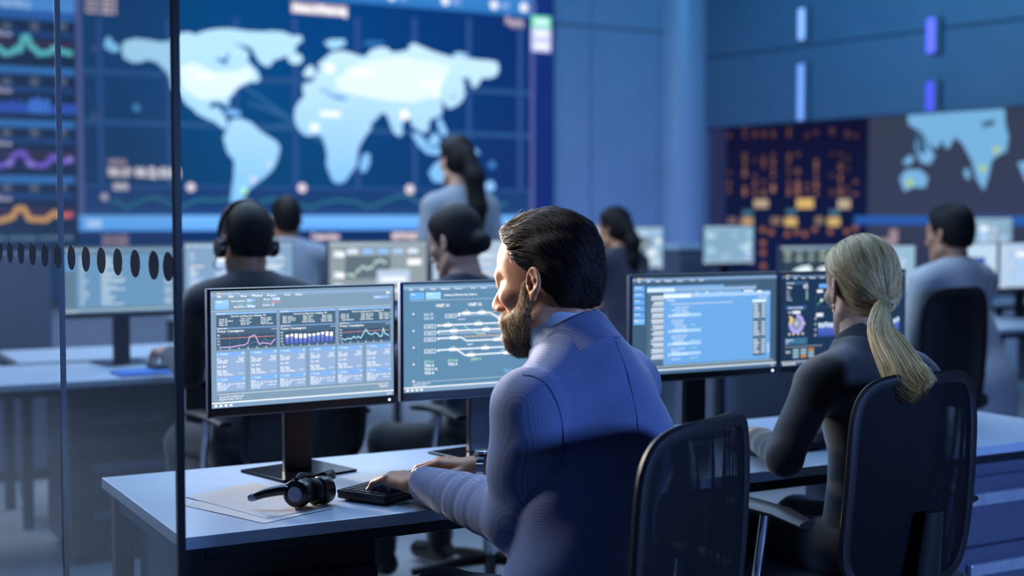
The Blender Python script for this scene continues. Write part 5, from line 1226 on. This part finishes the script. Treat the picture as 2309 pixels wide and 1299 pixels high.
M_tweed = weave('blue_woven_tweed', '#4a567a', '#6c789a', .0044)
CF = frame_m(at(1274, 756, 2.79), math.radians(28), math.radians(-33)); cax = CF[:3, 2]; cce = CF[:3, 3].copy()
root, O, MH, T = person('bearded man in a blue woven blazer typing at the foreground desk', J, M_tweed, M_trou, SKIN_A, M_shoe, h=.0062, hh=.0026, w=1.04, topname='blazer', wr=wr_man, hand_h=.0026, slim=1.08, chb=.035, fl=1.75, ka=.004, ncut=(cce - cax * .02, cce + cax * .2, .070, .09, CF.copy()), c7=.75, ar=(.079, .072, .070, .040))
CF[:3, 3] -= O
collar(root, 'shirt_collar', M_shirt, CF, .0680, .073, -.050, .040, .30, .004, .010)
collar(root, 'blazer_collar', M_tweed, CF, .0755, .089, -.058, .010, .30, .006, .026, flare=.002)
# shirt front and lapel seen below the beard
SF = Field(J['C7'] - .3, J['C7'] + .35, .007); cc = cce - cax * .035 + fy * .012; SF.cap(cc, cc + fy * .02 - np.array([0, 0, .16]), .060, .075, .03, (fy, 1.1)); v_, f_ = SF.mesh(); npmesh('shirt_front', v_ - O, f_, M_shirt, root)
# seams of the blazer: centre back and shoulder seam as narrow raised lines on the cloth
def seam(name, a, b, mat, n=24, r=.0013):
    pts = []
    for i in range(n + 1):
        p = a + (b - a) * i / n
        for _ in range(8): d_, g_ = T.sample(p[None]); p = p - g_[0] * d_[0]
        pts.append(p - O + g_[0] * .0003)
    MB().tube(pts, r, 6).build(name, mat, root, True)
def seam_px(name, pts, mat, r=.0011, d0=2.2):
    out = []
    for x_, y_ in pts:
        d_ = d0
        for _ in range(90):
            q_d = float(T.sample(at(x_, y_, d_)[None])[0][0])
            if q_d < .0004: break
            d_ += max(q_d * .7, .0003)
        out.append(at(x_, y_, d_) - O)
    MB().tube(spline(out, 5), r, 6).build(name, mat, root, True)
M_seam2 = pm('seam_thread', '#39466a', .9, nscale=200)
seam_px('back_seam', [(1388, 770), (1408, 820), (1424, 880), (1436, 940), (1440, 985)], M_seam2, .0009)
seam_px('armhole_seam', [(1178, 846), (1205, 850), (1236, 872), (1257, 912), (1268, 960), (1271, 1010), (1266, 1050)], M_seam2, .0016)
# hair swept back
HFm = hair_short(.0032, .007, .090, -.046, 1.1)
HFm.cut((0, .074, .122), (0, .80, -.60), .010)
for s in (-1, 1): HFm.ell((s * .080, .078, .052), (.050, .046, .052), k=.014, op='s')
HFm.warp(lambda X, Y, Z: .0022 * np.sin(70 * Z + 25 * Y) * np.sin(90 * X + 40 * Z) + .0018 * np.sin(130 * X + 60 * Y)); hv, hf = HFm.mesh()
def flow_m(p):
    f = np.zeros_like(p); t = np.clip((.02 - p[:, 1]) / .10, 0, 1)[:, None]; f += (1 - t) * np.array([0, -1., .05]) + t * np.array([0, -.45, -1.]); f[:, 0] += -np.sign(p[:, 0]) * .12 * t[:, 0]; return f
dk = colmix('#0c0a0b', '#241b18')
hb = (hv, hf, np.tile(np.array(lin('#0d0a0a')), (len(hv), 1)))
s1 = strands(HFm, hv, 7500, .0058, 9, flow_m, .0013, .0018, dk, 1, .14)
s2 = strands(HFm, hv, 500, .0065, 8, flow_m, .0008, .0040, colmix('#1c1614', '#3a302b'), 2, .25)
def fr_(V): return (V[:, 1] > .03) & (V[:, 2] > .03)
s3 = strands(HFm, hv, 700, .0060, 8, flow_m, .0018, .004, colmix('#3a2a1c', '#6b5236'), 3, .3, filt=fr_)
V, Fc, C_ = merge(hb, s1, s2, s3); npmesh('hair', xf(V, MH) - O, Fc, HAIR, root, cols=C_)
# beard
BFd = Field((-.11, -.05, -.18), (.11, .15, .06), .0032)
BFd.ell((0, .032, -.060), (.0675, .068, .068), k=0).ell((0, .078, -.108), (.040, .036, .034), k=.03)
for s in (-1, 1): BFd.cap((s * .064, .010, .004), (s * .060, .020, -.060), .010, .016, .02); BFd.cap((s * .028, .092, -.062), (s * .004, .106, -.047), .010, .009, .012); BFd.cap((s * .030, .088, -.066), (s * .026, .084, -.095), .013, .016, .015)
for s in (-1, 1): BFd.ell((s * .046, .082, -.012), (.034, .050, .036), k=.012, op='s'); BFd.ell((s * .085, -.035, -.045), (.03, .04, .09), k=.008, op='s')
BFd.ell((0, .118, -.018), (.030, .034, .027), k=.006, op='s').cap((-.018, .112, -.066), (.018, .112, -.066), .007, None, .006, op='s')
BFd.cut((0, 0, .03), (0, 0, 1)); BFd.ell((0, -.03, -.12), (.075, .055, .09), k=.02, op='s')
bv, bf = BFd.mesh()
def flow_b(p): return np.array([0, .18, -1.]) + np.stack([p[:, 0] * 1.5, 0 * p[:, 0], 0 * p[:, 0]], 1)
def col_b(rng, P):
    t = np.clip((-.045 - P[:, 2]) / .07, 0, 1)[:, None]; a = np.array(lin('#a98a62')); b_ = np.array(lin('#5c4838')); g_ = np.array(lin('#a89c8c')); c_ = a * (1 - t) + b_ * t; m = rng.random((len(P), 1)); return c_ * (.55 + .7 * rng.random((len(P), 1))) + g_ * (m > .86) * .35
bb_ = (bv, bf, np.tile(np.array(lin('#6a523a')), (len(bv), 1)))
s1 = strands(BFd, bv, 5200, .0030, 5, flow_b, .0010, .0026, col_b, 5, .35)
V, Fc, C_ = merge(bb_, s1); npmesh('beard', xf(V, MH) - O, Fc, HAIR, root, cols=C_)
# eyebrow and eye
for s in (-1, 1):
    MB().tube([tuple(xf(np.array([[s * x, y, zz_]]), MH)[0] - O) for x, y, zz_ in ((.012, .098, .034), (.026, .097, .040), (.042, .084, .036))], [.003, .0042, .002], 8).build('eyebrow', M_hd, root, True)
    MB().tube([tuple(xf(np.array([[s * x, y, zz_]]), MH)[0] - O) for x, y, zz_ in ((.018, .0965, .008), (.031, .0985, .005), (.043, .090, .007))], .0015, 6).build('eyelashes', M_hd, root, True)
# steel watch on the far wrist
fo = nz3(J['hdR'] * np.array([1, 1, .35])); sd = nz3(np.cross(fo, (0, 0, 1))); uu = np.cross(sd, fo); wc = J['WR'] - fo * .004
wt = empty('wristwatch', wc, 0, 'steel wristwatch on the bearded man\'s far wrist', 'watch')
M_st = pm('polished_steel', '#c2c6cc', .2, metal=1., nscale=40, namp=.05)
for i in range(22):
    a = 2 * math.pi * i / 22; c_ = sd * math.cos(a) * .034 + uu * math.sin(a) * .030; q = Matrix((sd * -math.sin(a) + uu * math.cos(a), fo, sd * math.cos(a) + uu * math.sin(a))).transposed().to_4x4()
    MB().box((-.0042, -.009, -.0015), (.0042, .009, .0015), .0007, Matrix.Translation(tuple(c_)) @ q, 1).build('link', M_st, wt)
cs = MB().lathe([(.001, 0), (.019, 0), (.0205, .003), (.019, .008), (.016, .009), (.001, .009)], tuple(uu * .030), tuple(uu), 24).build('case', M_st, wt, True)
MB().lathe([(.001, .0088), (.0155, .0088), (.0155, .0094), (.001, .0094)], tuple(uu * .030), tuple(uu), 24).build('dial', M_bez, cs, True)

# ------------------------------------------------------------------ blonde woman at the next desk
HW = math.radians(4); fx, fy = rot2(HW)
J = dict(heading=HW, face=math.radians(-14), pitch=math.radians(-6), hsc=1.0)
MR = frame_m((0, 0, 0), J['face'], J['pitch'], 0, .95)
J['head'] = at(1882, 655, 3.44) - xf(np.array([[-.079, -.012, .002]]), MR)[0]
J['C7'] = at(1940, 772, 3.44); J['SL'] = at(1838, 872, 3.30); J['SR'] = at(2076, 858, 3.50)
J['EL'] = at(1768, 1030, 3.24); J['WL'] = at(1712, 990, 3.45); J['ER'] = J['SR'] + fx * .08 + fy * .06 - np.array([0, 0, .25]); J['WR'] = J['ER'] - fx * .1 + fy * .22; J['WR'][2] = .80
J['WL'][2] = max(.79, J['WL'][2]); J['P'] = at(1985, 1230, 3.36); J['P'][2] = .58; legs(J, HW, .42)
def wr_w(X, Y, Z):
    E, S_ = J['EL'], J['SL']; v = 0
    for a, b in ((S_, E), (E, J['WL'])):
        ab = b - a; L = np.linalg.norm(ab); n = ab / L; t = ((X - a[0]) * n[0] + (Y - a[1]) * n[1] + (Z - a[2]) * n[2]); r2 = (X - a[0] - t * n[0]) ** 2 + (Y - a[1] - t * n[1]) ** 2 + (Z - a[2] - t * n[2]) ** 2
        v = v + .0014 * np.exp(-np.maximum(r2 - .003, 0) / .001) * np.sin(t * 75 + 35 * X + 18 * Z)
    return v + .0015 * np.sin(30 * Z + 20 * X)
CF = frame_m(J['C7'] + fy * .012 + np.array([0, 0, .012]), HW, math.radians(-22)); cax = CF[:3, 2]; cce = CF[:3, 3].copy()
root, O, MH, T = person('blonde woman with ponytail and charcoal blazer at the next desk', J, M_char, M_char, SKIN_B, M_shoe, h=.008, hh=.0032, fem=True, w=.93, topname='blazer', wr=wr_w, hand_h=.0032, slim=.95, ka=.015, c7=.75, chb=.02, ncut=(cce - cax * .01, cce + cax * .2, .062, .08, CF.copy()))
CF[:3, 3] -= O
collar(root, 'blazer_collar', M_char, CF, .0615, .084, -.045, .022, .5, .005, .03)
TIE = np.array([0, -.118, -.036])
HFw = Field((-.13, -.18, -.17), (.13, .16, .20), .0036)
HFw.ell((0, -.022, .052), (.086, .112, .098), k=0).ell((0, -.075, -.01), (.066, .058, .062), k=.04).ell((0, .045, .075), (.064, .056, .056), k=.03)
HFw.cap((0, -.09, -.02), TIE, .045, .020, .03)
HFw.cut((0, .072, .10), (0, .87, -.49), .012)
for s in (-1, 1): HFw.ell((s * .098, .010, -.040), (.036, .034, .052), k=.008, op='s'); HFw.ell((s * .09, .06, -.03), (.05, .035, .06), k=.01, op='s')
HFw.ell((0, -.04, -.14), (.10, .068, .078), k=.015, op='s')
hv, hf = HFw.mesh()
def flow_w(p): f = TIE - p; return f / (np.linalg.norm(f, axis=1, keepdims=True) + 1e-6)
def col_w(rng, P):
    base = np.array(lin('#b3935c')); hi_ = np.array(lin('#d6bd88')); lo_ = np.array(lin('#6a5030')); u = rng.random((len(P), 1)); c_ = base + (hi_ - base) * u; dkm = (np.sin(P[:, :1] * 160 + 1.3) + np.sin(P[:, :1] * 67 + P[:, 2:3] * 20)) > 1.0; return np.where(dkm & (rng.random((len(P), 1)) > .35), lo_ * (.7 + .6 * u), c_)
s1 = strands(HFw, hv, 6500, .0095, 12, flow_w, .0015, .0013, col_w, 7, .03)
s2 = strands(HFw, hv, 500, .0095, 12, flow_w, .0009, .0045, col_w, 8, .10)
hb = (hv, hf, np.tile(np.array(lin('#a08860')), (len(hv), 1)))
V, Fc, C_ = merge(hb, s1, s2); npmesh('hair', xf(V, MH) - O, Fc, hairmat('blonde_fibres', .45, .35), root, cols=C_)
# ponytail: tie, then a widening fall over the back
tw_ = xf(TIE[None], MH)[0]
pc = [tw_, tw_ * .5 + at(1988, 722, 3.22) * .5, at(1990, 745, 3.20), at(2018, 800, 3.14), at(2048, 850, 3.09), at(2080, 880, 3.06)]
sp_ = np.array(spline(pc, 5)); m_ = len(sp_); rng = np.random.default_rng(9)
rad = np.interp(np.linspace(0, 1, m_), [0, .12, .3, .6, .85, 1], [.015, .019, .032, .042, .046, .036])
Tn = np.gradient(sp_, axis=0); Tn /= np.linalg.norm(Tn, axis=1, keepdims=True); Sd = np.cross(Tn, FH); Sd /= np.linalg.norm(Sd, axis=1, keepdims=True); Nb = np.cross(Sd, Tn)
n_ = 4200; a_ = rng.random(n_) * 2 * math.pi; r_ = np.sqrt(rng.random(n_)) ; ox = np.cos(a_) * r_; oy = np.sin(a_) * r_ * .55; wob = rng.normal(0, .12, (n_, 2)); ln = np.clip(rng.normal(.93, .09, n_), .55, 1.06)
tt = np.linspace(0, 1, m_); Pp = np.zeros((n_, m_, 3)); Nn = np.zeros((n_, m_, 3))
for k in range(m_):
    q = tt[k] * ln; i0 = np.clip((q * (m_ - 1)).astype(int), 0, m_ - 2); f_ = np.clip(q * (m_ - 1) - i0, 0, 1.5)[:, None]
    ctr = sp_[i0] * (1 - f_) + sp_[i0 + 1] * f_; rr_ = rad[i0] * (1 - f_[:, 0]) + rad[i0 + 1] * f_[:, 0]
    x_ = ox + wob[:, 0] * tt[k] ** 2; y_ = oy + wob[:, 1] * tt[k] ** 2
    Pp[:, k] = ctr + Sd[i0] * (x_ * rr_)[:, None] + Nb[i0] * (y_ * rr_)[:, None]; nn_ = Sd[i0] * ox[:, None] + Nb[i0] * (oy * 1.8)[:, None]; Nn[:, k] = nn_ / (np.linalg.norm(nn_, axis=1, keepdims=True) + 1e-6)
pcol = np.where((rng.random((n_, 1)) > .82), np.array(lin('#846838')), np.array(lin('#c4a872')) * (.75 + .4 * rng.random((n_, 1))))
V, Fc, C_ = ribbons(Pp, Nn, .0016, pcol)
pony = npmesh('ponytail', V - O, Fc, hairmat('blonde_fibres'), root, cols=C_)
band_ = [tuple(xf((TIE + np.array([math.cos(a) * .022, -.010, math.sin(a) * .020]))[None], MH)[0] - O) for a in np.linspace(0, 2 * math.pi, 18, endpoint=False)]
MB().tube(band_, .0095, 10, True).build('hair_tie', pm('pale_hair_wrap', '#b9a57e', .5, nscale=90), root, True)
ec = xf(np.array([[-.083, -.008, -.045]]), MH)[0] - O
MB().tube([tuple(ec + np.array([0, math.cos(a) * .0055, math.sin(a) * .007])) for a in np.linspace(0, 2 * math.pi, 16, endpoint=False)], .0016, 6, True).build('earring', pm('gold_earring', '#c9a45a', .25, metal=1., nscale=30), root, True, 'small gold hoop earring')

# ------------------------------------------------------------------ people further back
def simple_hair(root, O, MH, F, mat=None, name='hair'):
    v, f = F.mesh(); return npmesh(name, xf(v, MH) - O, f, mat or M_hd, root)
# man with headset
J = derive(553, 552, 4.92, math.radians(6), .10, .20, pitch=-.05, hsc=1.02, arm=(.12, .26)); J['WL'] = at(385, 800, 5.25); J['EL'] = at(430, 812, 5.0); J['EL'][2] = .80
root, O, MH, T = person('man in a black top wearing a headset behind the glass edge', J, M_black, M_trou, SKIN_C, M_shoe, h=.010, hh=.005, topname='sweater', w=1.05)
simple_hair(root, O, MH, hair_short(.005, .006, .08, -.035, .9, True))
ht = empty('headset', J['head'], 0, 'black headset worn by the man behind the glass edge', 'headset')
def hl(x, y, z_): return tuple(xf(np.array([[x, y, z_]]), MH)[0] - J['head'])
MB().tube([hl(math.cos(a) * .102, -.012, .03 + math.sin(a) * .125) for a in np.linspace(0, math.pi, 22)], .008, 8).build('headband', M_blk, ht, True)
for s in (-1, 1):
    c_ = MB().lathe([(.002, -.012), (.034, -.012), (.038, 0), (.034, .014), (.002, .016)], hl(s * .098, -.012, -.01), tuple(np.array(hl(s * 1., 0, 0)) - np.array(hl(0, 0, 0))), 20).build('ear_cup', M_blk, ht, True)
MB().tube([hl(-.10, .0, -.03), hl(-.10, .05, -.07), hl(-.06, .11, -.085), hl(-.03, .13, -.08)], .003, 6).build('microphone_boom', M_blk, ht, True)
# woman with a bun
J = derive(1026, 552, 5.02, math.radians(14), .10, .175, face=math.radians(22), pitch=-.28, hsc=1.0)
root, O, MH, T = person('woman with a low bun in a navy blazer, second row', J, M_navy, M_trou, SKIN_B, M_shoe, h=.010, hh=.005, fem=True, topname='blazer', w=.96)
F = hair_short(.005, .011, .08, -.055, 1., True); F.ell((0, -.128, -.025), (.045, .04, .042), k=.02); simple_hair(root, O, MH, F, pm('dark_brown_hair', '#120c0c', .6, nscale=150, namp=.4, bump=.4, bscale=300, spec=.2))
# man nearest the video wall
J = derive(643, 500, 8.1, math.radians(-4), .08, .20, pitch=.02, hsc=1.03)
root, O, MH, T = person('man in a grey blazer sitting closest to the video wall', J, M_grey, M_trou, SKIN_C, M_shoe, h=.013, hh=.006, topname='blazer', w=1.05)
simple_hair(root, O, MH, hair_short(.006, .008, .08, -.045, 1., True))
# dark-haired woman by the blue wall
J = derive(1384, 520, 8.5, math.radians(10), .08, .17, face=math.radians(14), pitch=-.05)
root, O, MH, T = person('woman in black with a dark ponytail before the blue wall', J, M_navy, M_trou, SKIN_A, M_shoe, h=.013, hh=.006, fem=True, topname='jacket', w=1.02)
F = hair_short(.006, .014, .08, -.06, 1.05, False); F.ell((0, -.12, .0), (.05, .05, .06), k=.03)
simple_hair(root, O, MH, F)
F = Field((-.12, -.3, -.45), (.12, .1, .1), .008); F.chain([(0, -.13, .01), (.005, -.16, -.08), (.01, -.15, -.20), (.01, -.13, -.32)], [.04, .048, .045, .02], .03); simple_hair(root, O, MH, F, name='ponytail')
# man on the right
J = derive(2140, 533, 6.35, math.radians(10), .10, .195, face=math.radians(4), pitch=-.06, arm=(.08, .24)); J['SL'] = at(2080, 640, 6.2)
root, O, MH, T = person('dark-haired man in a grey-blue shirt seated at the right', J, M_blue, M_trou, SKIN_C, M_shoe, h=.011, hh=.0055, topname='shirt', w=1.05)
simple_hair(root, O, MH, hair_short(.0055, .009, .08, -.045, 1., True))
CF = frame_m(J['C7'] + rot2(J['heading'])[1] * .045 - np.array([0, 0, .012]), J['heading'], math.radians(-15)); CF[:3, 3] -= O
collar(root, 'shirt_collar', M_shirt, CF, .062, .078, -.03, .035, .3, .005, .02)
# standing woman before the map
Hd = at(1028, 368, 7.45); hd_ = math.radians(4); fx, fy = rot2(hd_); z = np.array([0, 0, 1.])
J = dict(head=Hd, heading=math.radians(-6), face=hd_, pitch=0., hsc=1.02); fx, fy = rot2(J['heading'])
J['C7'] = Hd - fy * .04 - z * .165 + fx * .01; up = J['C7'] - z * .075
for s, n in ((-1, 'L'), (1, 'R')):
    J['S' + n] = up + fx * s * .165; J['E' + n] = J['S' + n] + fx * s * .05 - z * .29 - fy * .02; J['W' + n] = J['E' + n] + fy * .10 - z * .22 - fx * s * .04
P_ = Hd.copy() - fy * .03; P_[2] = Hd[2] - .70; J['P'] = P_
for s, n in ((-1, 'L'), (1, 'R')):
    J['H' + n] = P_ + fx * s * .08 - z * .06; J['K' + n] = P_ + fx * s * .09 + fy * .02; J['K' + n][2] = .50; J['A' + n] = P_ + fx * s * .09; J['A' + n][2] = .09
J['curl'] = .6
root, O, MH, T = person('standing woman in a pale grey blazer facing the world map', J, pm('pale_grey_blazer', '#7c848c', .85, nscale=160, namp=.06, bump=.1), M_trou, SKIN_B, M_shoe, h=.012, hh=.006, fem=True, topname='blazer', w=1.0)
F = hair_short(.006, .012, .08, -.05, 1.05, False); F.ell((0, -.1, .02), (.06, .05, .07), k=.03); simple_hair(root, O, MH, F)
F = Field((-.12, -.3, -.55), (.16, .1, .12), .008); F.chain([(0, -.12, .05), (.02, -.17, -.08), (.035, -.18, -.25), (.045, -.16, -.42)], [.045, .052, .05, .03], .03); simple_hair(root, O, MH, F, name='ponytail')
